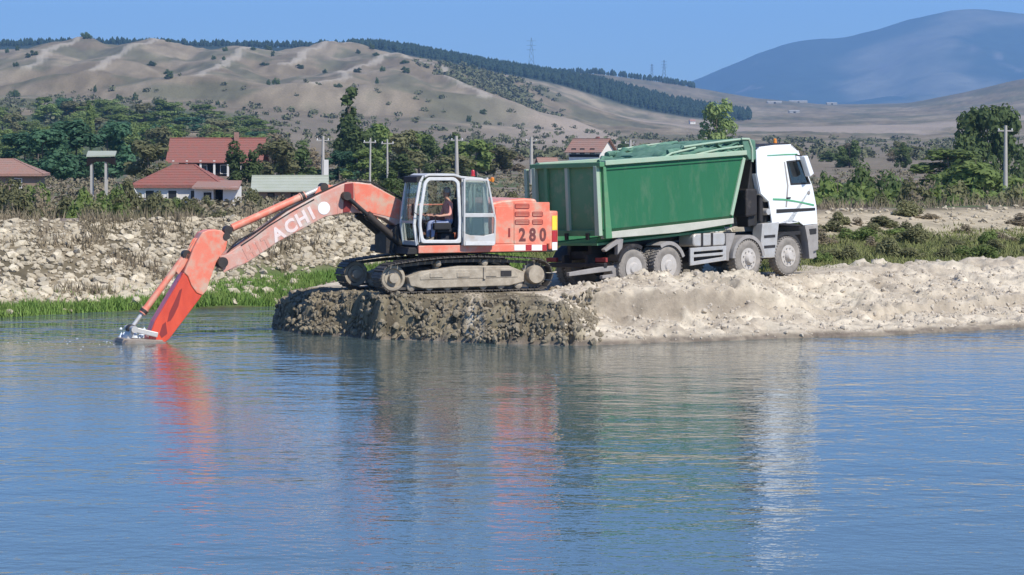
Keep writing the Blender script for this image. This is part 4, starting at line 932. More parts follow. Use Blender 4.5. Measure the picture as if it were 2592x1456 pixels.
# front corner: bumper with lamp, mudguard lip, step panel
bp = TP([(2038, 571), (2070, 567), (2071, 632), (2054, 640), (2046, 612)], -1.18); MB().prism(bp, -1.20, 1.20).build('bumper', M['tgrey'], trk, bevel=.03)
MB().prism(TP([(2048, 580), (2066, 578), (2066, 592), (2050, 594)], -1.2), -1.215, -.75).build('headlight', M['black'], trk, bevel=.01)
MB().prism(TP([(2036, 571), (2043, 571), (2053, 610), (2060, 655), (2048, 655), (2044, 612)], -1.2), -1.22, -.95).build('wheel_arch_lip', M['tgrey'], trk, bevel=.01)
MB().prism(TP([(2045, 640), (2066, 634), (2068, 652), (2052, 654)], -1.1), -1.1, 1.1).build('bumper_skirt', M['tgrey'], trk, bevel=.02)
MB().box(-.62, .72, -1.10, 1.10, 1.12, 1.22).build('engine_tunnel', M['black'], trk)
sp_ = TP([(1930, 566), (1972, 562), (1968, 600), (1966, 640), (1966, 652), (1928, 654), (1926, 610)], -1.2)
MB().prism(sp_, -1.21, -.85).build('step_panel', M['alu'], trk, bevel=.02)
for py in (596, 622): MB().prism(TP([(1934, py), (1962, py - 2), (1962, py + 5), (1934, py + 7)], -1.21), -1.22, -1.205).build('step', M['soot'], trk)
def guard(ax, r, a0, a1, material, w0=-1.24, w1=-.80, t=.03):
    A = np.linspace(R(a0), R(a1), 14); o_ = [(ax + r * math.cos(a), WR + r * math.sin(a)) for a in A]; i_ = [(ax + (r - t) * math.cos(a), WR + (r - t) * math.sin(a)) for a in A]
    m = MB().prism(o_ + i_[::-1], w0, w1); m.prism(o_ + [(ax + (r - .10) * math.cos(a), WR + (r - .10) * math.sin(a)) for a in A][::-1], w0, w0 - .02 if w0 < 0 else w0 + .02); return m.build('mudguard', material, trk, 40)
for sgn in (-1, 1):
    guard(AX[0], .69, 0, 170, M['black'], sgn * 1.16, sgn * .80); guard(AX[1], .68, 5, 175, M['tgrey'], sgn * 1.24, sgn * .80)
    guard(AX[2], .66, 20, 120, M['tgrey'], sgn * 1.26, sgn * .72); guard(AX[3], .66, 60, 160, M['soot'], sgn * 1.26, sgn * .72)
fill = TP([(1838, 592), (1862, 590), (1846, 640), (1845, 660), (1838, 660)], -1.2); MB().prism(fill, -1.2, -.85).build('mudguard_apron', M['tgrey'], trk, bevel=.01)
# tank and side guard
ft = TP([(1757, 592), (1838, 588), (1838, 622), (1757, 625)], -1.2); MB().prism(round_poly(ft, .12), -1.18, -.6).build('fuel_tank', M['alu'], trk, 40, bevel=.04)
for px in (1775, 1800): MB().prism(TP([(px, 590), (px + 5, 590), (px + 5, 625), (px, 625)], -1.19), -1.195, -1.182).build('tank_strap', M['soot'], trk)
go = TP([(1747, 628), (1838, 622), (1838, 659), (1747, 673)], -1.22); gi = TP([(1756, 638), (1830, 632), (1830, 650), (1756, 662)], -1.22)
MB().ring(go, gi, -1.23, -1.17).build('side_guard', M['alu'], trk, bevel=.01)
MB().prism(TP([(1752, 645), (1834, 638), (1834, 645), (1752, 652)], -1.22), -1.235, -1.19).build('guard_bar', M['alu'], trk, bevel=.008)
MB().prism(TP([(1760, 636), (1826, 630), (1826, 652), (1760, 664)], -1.1), -1.10, -.6).build('battery_box', M['soot'], trk)
MB().prism(ft, 1.18, .6).build('fuel_tank', M['alu'], trk, bevel=.04)
# tail: under-run bar, lamps, bracket
MB().box(-7.32, -7.2, -1.15, 1.15, .62, .74).box(-7.3, -7.0, -.5, -.4, .7, .95).box(-7.3, -7.0, .4, .5, .7, .95).build('underrun_bar', M['soot'], trk, bevel=.02)
for v in (-.95, .95): MB().box(-7.26, -7.18, v - .2, v + .2, .76, .88).build('tail_lamp', M['grille'], trk, bevel=.01)
tl = TP([(1520, 700), (1520, 686), (1560, 680), (1566, 690), (1566, 708), (1556, 716)], -1.1)
MB().prism(TP([(1528, 632), (1566, 600), (1576, 606), (1570, 660), (1562, 660), (1562, 618), (1532, 638)], -1.15), -1.18, -1.05).build('mudguard_bracket', M['tgrey'], trk, bevel=.01)
MB().prism(TP([(1440, 690), (1520, 676), (1558, 672), (1566, 682), (1566, 700), (1524, 706), (1524, 698), (1550, 694), (1548, 686), (1440, 700)], -1.1), -1.12, -1.0).build('tow_bar', M['tgrey'], trk, bevel=.015)
MB().tube([(-4.6, 0, .9), (-3.6, 0, 1.55)], .12, 14).build('tipping_ram', M['soot'], trk, 40)

# ------------------------------------------------------------------ riprap stones on the levee face (parts of the ground; the rest is loose rubble)
nr = np.random.default_rng(11)
M['stone'] = mat('pale riprap stone', (.60, .53, .395), .9, col2=(.44, .37, .26), scale=2.2, amt=.4, bump=.02, bscale=9, rand=.30, spec=.2)
def stone_mesh(seed):
    bm = bmesh.new(); bmesh.ops.create_icosphere(bm, subdivisions=1, radius=.5); r_ = random.Random(seed)
    sc = (1, r_.uniform(.6, .9), r_.uniform(.5, .75))
    for v in bm.verts:
        k = r_.uniform(.72, 1.18); v.co = Vector((v.co.x * sc[0] * k, v.co.y * sc[1] * k, v.co.z * sc[2] * k))
    me = bpy.data.meshes.new('stone'); bm.to_mesh(me); bm.free(); me.materials.append(M['stone']); return me
stones = [stone_mesh(i) for i in range(8)]
cand = []
def on_bank(X, t):
    a, b = lev_toe(X), lev_crest(X); return a + (b - a) * t
for i in range(13000):
    X = nr.uniform(-17.5, -1.5) if i % 7 else nr.uniform(6, 21); t = nr.uniform(.02, 1.02)
    if X > 3 and (t < .62 + .12 * math.sin(X * 1.7) or nr.random() < .35): continue
    gk = max(np.interp(X, [-11, -6], [0, 1]) * (t < .55), .93 * (t < .15))
    if X < 3 and nr.random() < gk * .985: continue
    if nr.random() < .55 * (fbm(X / 1.6, t * 4, 3, 81) > .09): continue
    s = float(np.clip(nr.lognormal(-1.88, .45), .07, .42)) * (1.25 - .45 * t)
    Y = on_bank(X, t); cand.append((s / Y, X, float(Y), s))
cand.sort(reverse=True)
cz = ground_z(np.array([c[1] for c in cand]), np.array([c[2] for c in cand])); cand = [(float(z), *c[1:]) for z, c in zip(cz, cand)]
def stone_place(z, X, Y, s):
    return Matrix.Translation((X, Y, z + s * .10)) @ Euler((nr.uniform(-.5, .7), nr.uniform(-.5, .5), nr.uniform(0, 6.28))).to_matrix().to_4x4() @ Matrix.Diagonal((s * 1.3, s * 1.2, s * 1.15, 1))
for k, c in enumerate(cand[:300]):
    o = link_mesh('stone', stones[k % 8], ground); o.matrix_local = stone_place(*c)
def joined(name, items, material):
    V = []; Fc = []; n = 0
    for me, mx in items:
        co_ = np.empty(len(me.vertices) * 3); me.vertices.foreach_get('co', co_); co_ = co_.reshape(-1, 3); A = np.array(mx)
        V.append(co_ @ A[:3, :3].T + A[:3, 3]); f = np.array([p.vertices[:] for p in me.polygons]); Fc.append(f + n); n += len(co_)
    me = bpy.data.meshes.new(name); me.from_pydata(np.concatenate(V).tolist(), [], np.concatenate(Fc).tolist()); me.materials.append(material); me.update(); return me
M['stone2'] = mat('pale riprap rubble', (.54, .47, .345), .9, col2=(.32, .265, .18), scale=1.5, amt=.5, bump=.02, bscale=9, spec=.2)
tag(link_mesh('rubble', joined('rubble', [(stones[k % 8], stone_place(*c)) for k, c in enumerate(cand[300:])], M['stone2']), ground), None, None, None, 'stuff')
# clods and gravel on the spit
M['clod'] = mat('wet clods', (.17, .14, .095), .9, col2=(.31, .26, .18), scale=1.8, amt=.4, bump=.03, bscale=12, spec=.3)
M['gravel'] = mat('dry sand lumps', (.57, .50, .385), .95, col2=(.42, .36, .29), scale=3, amt=.4, bump=.02, bscale=12, spec=.1)
def scatter(n, x0, x1, d0, d1, s0, s1, off=.0):
    X = nr.uniform(x0, x1, 3 * n); Y = spit_near(X) + nr.uniform(d0, d1, 3 * n); Z = spit_z(X, Y); k = np.nonzero(Z > .05)[0][:n]; it = []
    for i in k:
        s = s0 * (s1 / s0) ** (nr.random() ** 2.2)
        it.append((stones[nr.integers(8)], Matrix.Translation((X[i], Y[i], Z[i] + off * s)) @ Euler(tuple(nr.uniform(0, 6, 3))).to_matrix().to_4x4() @ Matrix.Diagonal((s, s, s, 1))))
    return it
fi = np.argwhere((face > .25) & (SX < 2.2) & (SX > -6.7)); fi = fi[nr.choice(len(fi), 3600)]; clods = []
for j, i in fi:
    q = .035 * (7.5 ** (nr.random() ** 1.7)); clods.append((stones[nr.integers(8)], Matrix.Translation((SX2[j, i], SY2[j, i] - .02, SZ2[j, i])) @ Euler(tuple(nr.uniform(0, 6, 3))).to_matrix().to_4x4() @ Matrix.Diagonal((q, q, q * .8, 1))))
clods += scatter(900, -6.0, 1.9, .6, 2.2, .03, .14)
tag(link_mesh('wet_clods', joined('wet_clods', clods, M['clod'])), 'dark wet clods of earth on the dug face under the excavator', 'earth clods', None, 'stuff')
tag(link_mesh('sand_lumps', joined('sand_lumps', scatter(5600, 1.0, 17, .05, 8.5, .03, .22), M['gravel'])), 'pale dry lumps of sand and gravel on the sand road', 'sand lumps', None, 'stuff')

# ------------------------------------------------------------------ grass and weeds
def blades(name, pts, h, wd, material, lean=.35):
    n = len(pts); P = np.array(pts); a = nr.uniform(0, 2 * math.pi, n); hh = h[0] + (h[1] - h[0]) * nr.random(n) ** 1.5; ww = wd * nr.uniform(.6, 1.3, n)
    dx, dy = np.cos(a) * ww, np.sin(a) * ww; l = nr.normal(0, lean, (n, 2)) * hh[:, None]
    v = np.empty((n, 3, 3)); v[:, 0] = P; v[:, 1] = P; v[:, 0, 0] -= dx; v[:, 0, 1] -= dy; v[:, 1, 0] += dx; v[:, 1, 1] += dy; v[:, :2, 2] -= .03
    v[:, 2] = P; v[:, 2, :2] += l; v[:, 2, 2] += hh
    me = bpy.data.meshes.new(name); me.vertices.add(n * 3); me.vertices.foreach_set('co', v.astype(np.float32).ravel()); me.loops.add(n * 3); me.loops.foreach_set('vertex_index', np.arange(n * 3, dtype=np.int32))
    me.polygons.add(n); me.polygons.foreach_set('loop_start', np.arange(0, n * 3, 3, dtype=np.int32)); me.update(calc_edges=True); me.materials.append(material); return link_mesh(name, me)
M['grass'] = mat('green grass', (.12, .24, .045), .8, col2=(.22, .29, .08), scale=.8, amt=.35, spec=.2)
M['weeds'] = mat('dry weeds', (.29, .225, .165), .9, col2=(.17, .155, .085), scale=.35, amt=.35, spec=.1)
gx = []
X = nr.uniform(-17.5, .5, 95000); t = nr.uniform(0.0, .62, 95000)
keep = (nr.random(95000) < np.clip(np.interp(X, [-17, -11, -6], [.0, .05, 1]) * (t < .30 + .30 * np.interp(X, [-10, -3], [0, 1])) + (t < .13 + .10 * fbm(X, X * 0, 3, 9)) * .95, 0, 1))
X, t = X[keep], t[keep]; Y = lev_toe(X) + (lev_crest(X) - lev_toe(X)) * t; gx.append(np.stack([X, Y, ground_z(X, Y)], 1))
X = nr.uniform(0, 24, 46000); t = nr.uniform(0, .72, 46000); keep = nr.random(46000) < np.clip((t < .62) * 1.0 + fbm(X / 2, t * 6, 3, 19), 0, 1); X, t = X[keep], t[keep]
Y = lev_toe(X) + (lev_crest(X) - lev_toe(X)) * t; sp2 = np.stack([X, Y, ground_z(X, Y)], 1)
M['slope'] = mat('olive slope weeds', (.145, .185, .05), .85, col2=(.235, .22, .10), scale=.6, amt=.3, spec=.1)
tag(blades('slope_weeds', sp2, (.04, .20), .026, M['slope'], .6), 'olive and brown weeds on the levee slope beside the sand road', 'weeds', None, 'stuff')
gp = np.concatenate(gx); gp = gp[gp[:, 2] > -.02]
tag(blades('bank_grass', gp, (.07, .28), .03, M['grass']), 'short green grass along the foot of the levee', 'grass', None, 'stuff')
n = 70000; X = nr.uniform(-26, 30, n); d = -2.0 + 55 * nr.random(n) ** 1.7; Y = lev_crest(X) + d
keep = (fbm(X / 1.6, Y / 1.6, 3, 29) + .5 > .42 + .2 * (d < 0)) & ((X < 3) | (d > .3)) ; X, Y = X[keep], Y[keep]
X2 = nr.uniform(-18, -1, 26000); t2 = nr.uniform(.2, 1.02, 26000); k2 = fbm(X2 / 1.2, t2 * 5, 3, 83) > .17; X2, t2 = X2[k2], t2[k2]; X = np.concatenate([X, X2]); Y = np.concatenate([Y, lev_toe(X2) + (lev_crest(X2) - lev_toe(X2)) * t2])
tag(blades('dry_weeds', np.stack([X, Y, ground_z(X, Y)], 1), (.10, .48), .026, M['weeds']), 'dry brown weeds covering the levee top', 'weeds', None, 'stuff')

# ------------------------------------------------------------------ foliage
def leaf_mesh(name, lobes, n, size, material, seed, flat=1.0):
    g = np.random.default_rng(seed); L = np.array(lobes, float); wgt = L[:, 3] ** 2; wgt /= wgt.sum(); k = g.choice(len(L), n, p=wgt)
    d = g.normal(size=(n, 3)); d /= np.linalg.norm(d, axis=1)[:, None]; rad = L[k, 3] * (.45 + .55 * g.random(n) ** .45) * g.uniform(.85, 1.12, n)
    c = L[k, :3] + d * rad[:, None] * np.array([1, 1, flat])
    nn = d + g.normal(0, .4, (n, 3)); nn[:, 2] += .35; nn /= np.linalg.norm(nn, axis=1)[:, None]
    a = np.cross(nn, g.normal(size=(n, 3))); a /= np.linalg.norm(a, axis=1)[:, None]; b = np.cross(nn, a); s = size * g.uniform(.55, 1.35, n)[:, None]
    v = np.stack([c - a * s, c - b * s * .6, c + a * s, c + b * s * .6], 1).reshape(-1, 3)
    me = bpy.data.meshes.new(name); me.vertices.add(n * 4); me.vertices.foreach_set('co', v.astype(np.float32).ravel()); me.loops.add(n * 4); me.loops.foreach_set('vertex_index', np.arange(n * 4, dtype=np.int32))
    me.polygons.add(n); me.polygons.foreach_set('loop_start', np.arange(0, n * 4, 4, dtype=np.int32)); me.update(calc_edges=True); me.materials.append(material); return me
def leafmat(name, a, b):
    m = mat(name, a, .75, col2=b, scale=.55, amt=.3, rand=.22, spec=.2); t = m.node_tree; p = t.nodes['Principled BSDF']; o = t.nodes['Material Output']
    tl = t.nodes.new('ShaderNodeBsdfTranslucent'); mx = t.nodes.new('ShaderNodeMixShader'); mx.inputs[0].default_value = .4
    t.links.new(p.inputs['Base Color'].links[0].from_socket, tl.inputs[0]); t.links.new(p.outputs[0], mx.inputs[1]); t.links.new(tl.outputs[0], mx.inputs[2]); t.links.new(mx.outputs[0], o.inputs[0]); return m
M['bark'] = mat('bark', (.13, .10, .075), .95, col2=(.20, .16, .12), scale=4, bump=.02)
LM = {'dark': leafmat('dark green leaves', (.085, .130, .045), (.14, .18, .066)), 'mid': leafmat('green leaves', (.150, .215, .055), (.21, .26, .085)), 'olive': leafmat('olive leaves', (.17, .175, .075), (.225, .215, .11)),
      'light': leafmat('light green leaves', (.20, .27, .08), (.26, .32, .12)), 'blue': leafmat('bluish green leaves', (.065, .155, .082), (.11, .195, .105)), 'brown': leafmat('browning leaves', (.24, .20, .12), (.31, .25, .17))}
def tree_proto(name, kind, seed, shape, leaves, size, trunk_h):
    """10 m tall tree: tapered trunk with limbs, crown of leaf clumps"""
    r_ = random.Random(seed); root = empty(name); lobes = []
    tr = MB(); tr.tube([(0, 0, -.3), (.05, .02, trunk_h * .5), (.1 * r_.uniform(-1, 1), .1, trunk_h), (.2 * r_.uniform(-1, 1), 0, 7.5)], [.24, .19, .15, .04], 8)
    if shape == 'round':
        for k in range(13):
            a = r_.uniform(0, 6.28); rr_ = r_.uniform(.8, 2.9); z = r_.uniform(trunk_h + .6, 8.6); rr_ *= math.sin(math.pi * (z - trunk_h + .8) / (10.6 - trunk_h)) ** .6
            lobes.append((rr_ * math.cos(a), rr_ * math.sin(a), z, r_.uniform(.9, 1.7)))
    elif shape == 'dome':
        for k in range(24):
            a = r_.uniform(0, 6.28); z = r_.uniform(1.2, 8.8); mxr = 3.1 * math.sqrt(max(.05, 1 - ((z - 3.4) / 6.2) ** 2)); rr_ = mxr * r_.uniform(.45, .95); lobes.append((rr_ * math.cos(a), rr_ * math.sin(a), z, r_.uniform(.8, 1.35)))
    elif shape == 'wide':
        for k in range(46):
            a = r_.uniform(0, 6.28); z = r_.uniform(1.0, 8.4); mxr = 10.2 * math.sqrt(max(.05, 1 - ((z - 2.6) / 6.6) ** 2)); rr_ = mxr * math.sqrt(r_.uniform(.08, .95)); lobes.append((rr_ * math.cos(a), rr_ * math.sin(a), z, r_.uniform(1.2, 2.1)))
        for k in range(16):
            a = 6.28 * k / 16 * 2.4; rr_ = 1.2 + 4.6 * k / 15; lobes.append((rr_ * math.cos(a), rr_ * math.sin(a), 8.7 - .035 * rr_ ** 2, 1.35))
    elif shape == 'poplar':
        for k in range(15):
            z = 1.6 + 8 * k / 14; w_ = .95 * math.sin(math.pi * min(1, (z - .4) / 10.2)) ** .7; a = r_.uniform(0, 6.28); lobes.append((.35 * math.cos(a), .35 * math.sin(a), z, w_ * r_.uniform(.7, 1.1) + .12))
    elif shape == 'ragged':
        for (x, z, q) in ((0, 9.2, .65), (.05, 8.4, .6), (.35, 7.2, .5), (.1, 6.4, .75), (-.3, 5.4, 1.0), (.4, 4.7, 1.1), (.0, 3.6, 1.3), (-.7, 2.6, 1.2), (.8, 2.6, 1.2)): lobes.append((x, r_.uniform(-.3, .3), z, q))
    elif shape == 'bush':
        for k in range(11):
            a = r_.uniform(0, 6.28); rr_ = r_.uniform(1.2, 6.2); lobes.append((rr_ * math.cos(a), rr_ * math.sin(a), r_.uniform(1.6, 7.2) * (1 - rr_ / 12), r_.uniform(1.6, 3.0)))
    for l in lobes[:7]:
        z0 = max(.8, l[2] - 1.8); z0 = min(z0, 7.0); tr.tube([(0, 0, z0), (l[0] * .5, l[1] * .5, (z0 + l[2]) / 2 - .1), (l[0], l[1], l[2])], [.10, .07, .02], 5)
    tr.build('trunk', M['bark'], root, 60)
    link_mesh('crown', leaf_mesh('crown', lobes, leaves, size, LM[kind], seed), root)
    return root
protos = {}
for nm, kd, sd, shp, lv, sz, th_ in (('dark0', 'dark', 1, 'dome', 2400, .36, 2), ('dark1', 'blue', 2, 'dome', 2400, .36, 1.5), ('mid0', 'mid', 3, 'dome', 2400, .36, 1.8), ('mid1', 'mid', 4, 'round', 1300, .45, 2.2), ('olive0', 'olive', 5, 'round', 1300, .42, 1.6),
                                     ('olive1', 'brown', 6, 'round', 900, .40, 1.6), ('light0', 'light', 7, 'dome', 2200, .32, 1.2), ('poplar', 'mid', 8, 'poplar', 1300, .33, 1.2), ('ragged', 'dark', 9, 'ragged', 1500, .34, 1.2),
                                     ('wide0', 'dark', 14, 'wide', 5200, .50, 1.6), ('bush0', 'mid', 10, 'bush', 1500, .62, .6), ('bush1', 'olive', 11, 'bush', 1400, .62, .6), ('bush2', 'brown', 12, 'bush', 1200, .58, .6), ('bush3', 'dark', 13, 'bush', 1500, .62, .6)):
    protos[nm] = tree_proto(nm, kd, sd, shp, lv, sz, th_)
def plant(proto, name, label, cat, px, Y, top, wpx, group=None, z0=None, hmin=.3):
    X = px_x(px, Y); zg = tz(X, Y) if z0 is None else z0; hgt = max(hmin, py_z(top, Y) - zg)
    o = copy_tree(protos[proto]); o.name = name; o.location = (X, Y, zg - .05)
    wm = wpx / F * Y; base = 23.0 if proto.startswith('wide') else 13.0 if proto.startswith('bush') else (2.4 if proto in ('poplar', 'ragged') else 6.6)
    sx_ = wm / base; o.scale = (sx_, sx_, hgt / 10.0); o.rotation_euler = (0, 0, rnd.uniform(0, 6.28)); return tag(o, label, cat, group)
T_ = 'tree'
ADJ = {'dark0': 'dark green', 'dark1': 'bluish green', 'mid0': 'bright green', 'mid1': 'loose-crowned green', 'olive0': 'olive', 'olive1': 'sparse brownish', 'light0': 'pale green', 'bush0': 'bright green', 'bush1': 'olive', 'bush2': 'dry brownish', 'bush3': 'dark green'}
plant('ragged', 'tall_tree', 'tall dark ragged tree standing above the village trees', T_, 884, 400, 214, 62)
plant('light0', 'round_tree', 'light green round-topped tree behind the tipper body', T_, 1815, 520, 240, 108)
plant('wide0', 'large_tree', 'large dark green tree behind the pole at the levee end', T_, 2500, 330, 264, 300)
plant('bush0', 'leafy_thicket', 'rounded leafy thicket at the foot of the large dark tree', 'bush', 2470, 250, 372, 260)
plant('mid0', 'broad_tree', 'broad green tree beside the large dark tree and levee bushes', T_, 2400, 300, 372, 190)
g1 = 'dark leafy trees left of the red-roofed houses'; l1 = 'big bluish green tree between the gable of the brown roof and the post shelter'
for px, Y, tp_, w_ in ((110, 330, 318, 150), (190, 345, 296, 170), (275, 360, 300, 150), (60, 380, 330, 150)): plant('dark1', 'leafy_tree', l1, T_, px, Y, tp_, w_, g1)
plant('olive0', 'garden_tree', 'olive green tree at the end of the long red roof', T_, 376, 300, 348, 118)
plant('dark0', 'garden_tree', 'dark bushy tree standing in front of the long red roof', T_, 612, 300, 352, 98)
g2 = 'village trees behind the excavator'; l2 = 'green village tree in the row behind the excavator boom and cab'
for px, Y, tp_, w_, p_ in ((690, 330, 345, 120, 'olive0'), (745, 350, 352, 110, 'dark0'), (800, 420, 368, 90, 'olive1'), (690, 420, 330, 110, 'olive1'), (905, 380, 296, 110, 'dark0'), (950, 390, 305, 100, 'mid1'), (1010, 400, 322, 120, 'olive0'), (860, 350, 378, 100, 'dark1'), (925, 330, 372, 110, 'mid0'),
                           (1060, 420, 325, 100, 'mid1'), (1105, 410, 340, 100, 'dark0'), (1165, 420, 330, 90, 'dark0'), (1205, 400, 348, 110, 'mid1'), (1250, 420, 362, 100, 'olive0'), (1290, 460, 378, 90, 'olive1'), (1010, 300, 385, 120, 'dark0'), (1000, 180, 425, 90, 'dark0'), (1145, 330, 385, 100, 'olive0')):
    plant(p_, 'village_tree', l2.replace('green', ADJ[p_]), T_, px, Y, tp_, w_, g2)
g3 = 'low trees on the plain behind the tipper lorry'; l3 = 'low olive tree on the plain beyond the tipper lorry'
for k in range(26):
    p_ = rnd.choice(['olive0', 'olive1', 'mid1', 'dark0']); plant(p_, 'low_tree', l3.replace('olive', ADJ[p_]), T_, rnd.uniform(1280, 2330), rnd.uniform(480, 900), rnd.uniform(352, 385), rnd.uniform(35, 70), g3, hmin=3)
g4 = 'trees on the wooded slope'; l4 = 'small green tree on the wooded slope under the bare hills'
for k in range(95):
    px = rnd.uniform(-80, 700); Y = rnd.uniform(560, 1080); X = px_x(px, Y); zg = tz(X, Y); hh = rnd.uniform(5, 9) * (1 if px < 560 else .7)
    top = HZ + (CAMZ - zg - hh) * F / Y; p_ = rnd.choice(['mid0', 'mid1', 'dark1', 'light0', 'mid0', 'olive0', 'light0', 'olive0', 'mid1']); plant(p_, 'slope_tree', l4.replace('green', ADJ[p_]), T_, px, Y, top, rnd.uniform(55, 95), g4)
plant('poplar', 'slender_tree', 'slender dark tree rising from the wooded slope', T_, 228, 700, 258, 26); 
# levee and plain bushes
g5 = 'bushes on the levee by the lorry nose'; l5 = 'green bush on the levee beyond the nose of the tipper lorry'
for px, Y, tp_, w_, p_ in ((2120, 135, 398, 165, 'bush0'), (2180, 128, 410, 165, 'bush0'), (2240, 140, 402, 165, 'bush3'), (2150, 118, 452, 165, 'bush0'), (2290, 130, 432, 110, 'bush1'), (2350, 135, 418, 165, 'bush0'), (2420, 130, 440, 120, 'bush1'), (2490, 140, 432, 130, 'bush0'), (2560, 135, 448, 120, 'bush1'), (2220, 115, 470, 110, 'bush1'), (2330, 118, 466, 120, 'bush2'), (2460, 122, 472, 120, 'bush1'), (2090, 150, 390, 90, 'bush3'), (2200, 180, 372, 120, 'bush3'), (2590, 150, 420, 110, 'bush0'), (2085, 116, 440, 130, 'bush0'), (2140, 122, 425, 150, 'bush3'), (2215, 120, 436, 150, 'bush0'), (2270, 116, 462, 140, 'bush0'), (2310, 124, 445, 150, 'bush1'), (2390, 120, 455, 150, 'bush0'), (2440, 126, 452, 140, 'bush0'), (2520, 122, 470, 150, 'bush1'), (2585, 120, 476, 140, 'bush0'), (2110, 113, 480, 110, 'bush1'), (2190, 112, 488, 110, 'bush0')):
    plant(p_, 'levee_bush', l5.replace('green', ADJ[p_]), 'bush', px, Y, tp_, w_, g5)
g6 = 'shrubs behind the riprap levee'; l6 = 'low shrub behind the stone-faced levee below the houses'
for px, Y, tp_, w_, p_ in ((160, 130, 478, 100, 'bush1'), (215, 125, 462, 120, 'bush0'), (270, 130, 468, 110, 'bush0'), (240, 110, 492, 110, 'bush1'), (310, 135, 480, 90, 'bush1'), (60, 140, 470, 110, 'bush1'), (110, 150, 462, 90, 'bush2'), (420, 130, 492, 100, 'bush1'), (480, 150, 488, 90, 'bush1'), (640, 140, 496, 90, 'bush2'), (380, 150, 478, 70, 'bush1'), (20, 120, 500, 100, 'bush2'), (228, 150, 440, 90, 'bush0'), (30, 170, 436, 90, 'bush1'), (95, 180, 432, 80, 'bush0'), (-10, 190, 440, 70, 'bush1'), (395, 178, 474, 60, 'bush1'), (440, 182, 484, 60, 'bush0'), (525, 186, 488, 40, 'bush1'), (640, 190, 468, 60, 'bush1'), (500, 176, 494, 60, 'bush2'), (292, 160, 436, 90, 'bush0'), (330, 170, 440, 80, 'bush1'), (560, 120, 520, 100, 'bush1'), (720, 125, 510, 90, 'bush2'), (820, 130, 505, 90, 'bush2'), (890, 140, 470, 90, 'bush1'), (985, 120, 430, 60, 'bush3'), (1290, 140, 470, 80, 'bush1'), (1040, 150, 440, 90, 'bush1')):
    plant(p_, 'low_shrub', 'low ' + ADJ[p_] + l6[3:], 'bush', px, Y, tp_, w_, g6)
g7 = 'shrubs on the grassy levee slope'; l7 = 'small shrub on the grassy levee slope beside the sand road'
for k in range(44):
    X = rnd.uniform(9.2, 20.5); t = rnd.uniform(.12, .92); Y = float(on_bank(X, t)); zg = tz(X, Y); hh = rnd.uniform(.3, .75); px = CX + X / Y * F
    p_ = rnd.choice(['bush0', 'bush1', 'bush1', 'bush2']); plant(p_, 'slope_shrub', 'small ' + ADJ[p_] + l7[5:], 'bush', px, Y, HZ + (CAMZ - zg - hh) * F / Y, rnd.uniform(50, 110), g7)
g8 = 'bushes dotted over the bare hillside'; l8 = 'lone dark bush dotted on the bare brown hillside'
for k in range(46):
    px = rnd.uniform(0, 1300); Y = rnd.uniform(1500, 2380); X = px_x(px, Y); zg = tz(X, Y); hh = rnd.uniform(3, 6.5)
    plant(rnd.choice(['bush3', 'bush3', 'dark0']), 'hill_bush', l8, 'bush', px, Y, HZ + (CAMZ - zg - hh) * F / Y, rnd.uniform(10, 24), g8)
for p_ in protos.values():
    for ch_ in list(p_.children): bpy.data.objects.remove(ch_)
    bpy.data.objects.remove(p_)
# scrub that reads as a mass: foot of the hills, and the plain behind the levee
def scrub(name, n, fn, hr, wr, per, material, label, ls=1.):
    P = []; S = []
    for _ in range(n):
        px, Y = fn(); X = px_x(px, Y); P.append((X, Y)); S.append((rnd.uniform(*hr), rnd.uniform(*wr)))
    P = np.array(P); Z = ground_z(P[:, 0], P[:, 1]); lob = [(p[0], p[1], z + s[0] * .45, s[1]) for p, z, s in zip(P, Z, S)]
    g = np.random.default_rng(n); L = np.repeat(np.array(lob), per, 0); m = len(L); d = g.normal(size=(m, 3)); d /= np.linalg.norm(d, axis=1)[:, None]
    c = L[:, :3] + d * L[:, 3:4] * g.uniform(.4, 1, (m, 1)) * np.array([1, 1, .6]); nn = d + g.normal(0, .5, (m, 3)); nn /= np.linalg.norm(nn, axis=1)[:, None]
    a = np.cross(nn, g.normal(size=(m, 3))); a /= np.linalg.norm(a, axis=1)[:, None]; b = np.cross(nn, a); s = L[:, 3:4] * g.uniform(.3, .6, (m, 1)) * ls
    v = np.stack([c - a * s, c - b * s * .7, c + a * s, c + b * s * .7], 1).reshape(-1, 3)
    me = bpy.data.meshes.new(name); me.vertices.add(m * 4); me.vertices.foreach_set('co', v.astype(np.float32).ravel()); me.loops.add(m * 4); me.loops.foreach_set('vertex_index', np.arange(m * 4, dtype=np.int32))
    me.polygons.add(m); me.polygons.foreach_set('loop_start', np.arange(0, m * 4, 4, dtype=np.int32)); me.update(calc_edges=True); me.materials.append(material); return tag(link_mesh(name, me), label, 'scrub', None, 'stuff')
M['scrub1'] = mat('grey-green scrub', (.10, .12, .06), .9, col2=(.16, .15, .085), scale=.05, amt=.3, spec=.1)
M['scrub2'] = mat('dry brown scrub', (.27, .21, .155), .9, col2=(.15, .15, .075), scale=.12, amt=.35, spec=.1)
scrub('hill_scrub', 900, lambda: (rnd.uniform(-100, 2650), 700 * (2.4 ** rnd.random())), (1.2, 3.4), (1.4, 3.6), 30, M['scrub1'], 'grey-green scrub scattered along the foot of the hills', .6)
scrub('ridge_scrub', 420, lambda: (rnd.gauss(1240, 70), rnd.uniform(1900, 2420)), (2, 5), (2, 5), 24, M['scrub1'], 'dark scrub on the shoulder of the bare cone hill', .7)
scrub('plain_scrub', 2600, lambda: (rnd.uniform(-150, 2750), 118 * (4.2 ** rnd.random())), (.3, .9), (.4, 1.1), 34, M['scrub2'], 'dry brown scrub covering the plain behind the levee', .45)
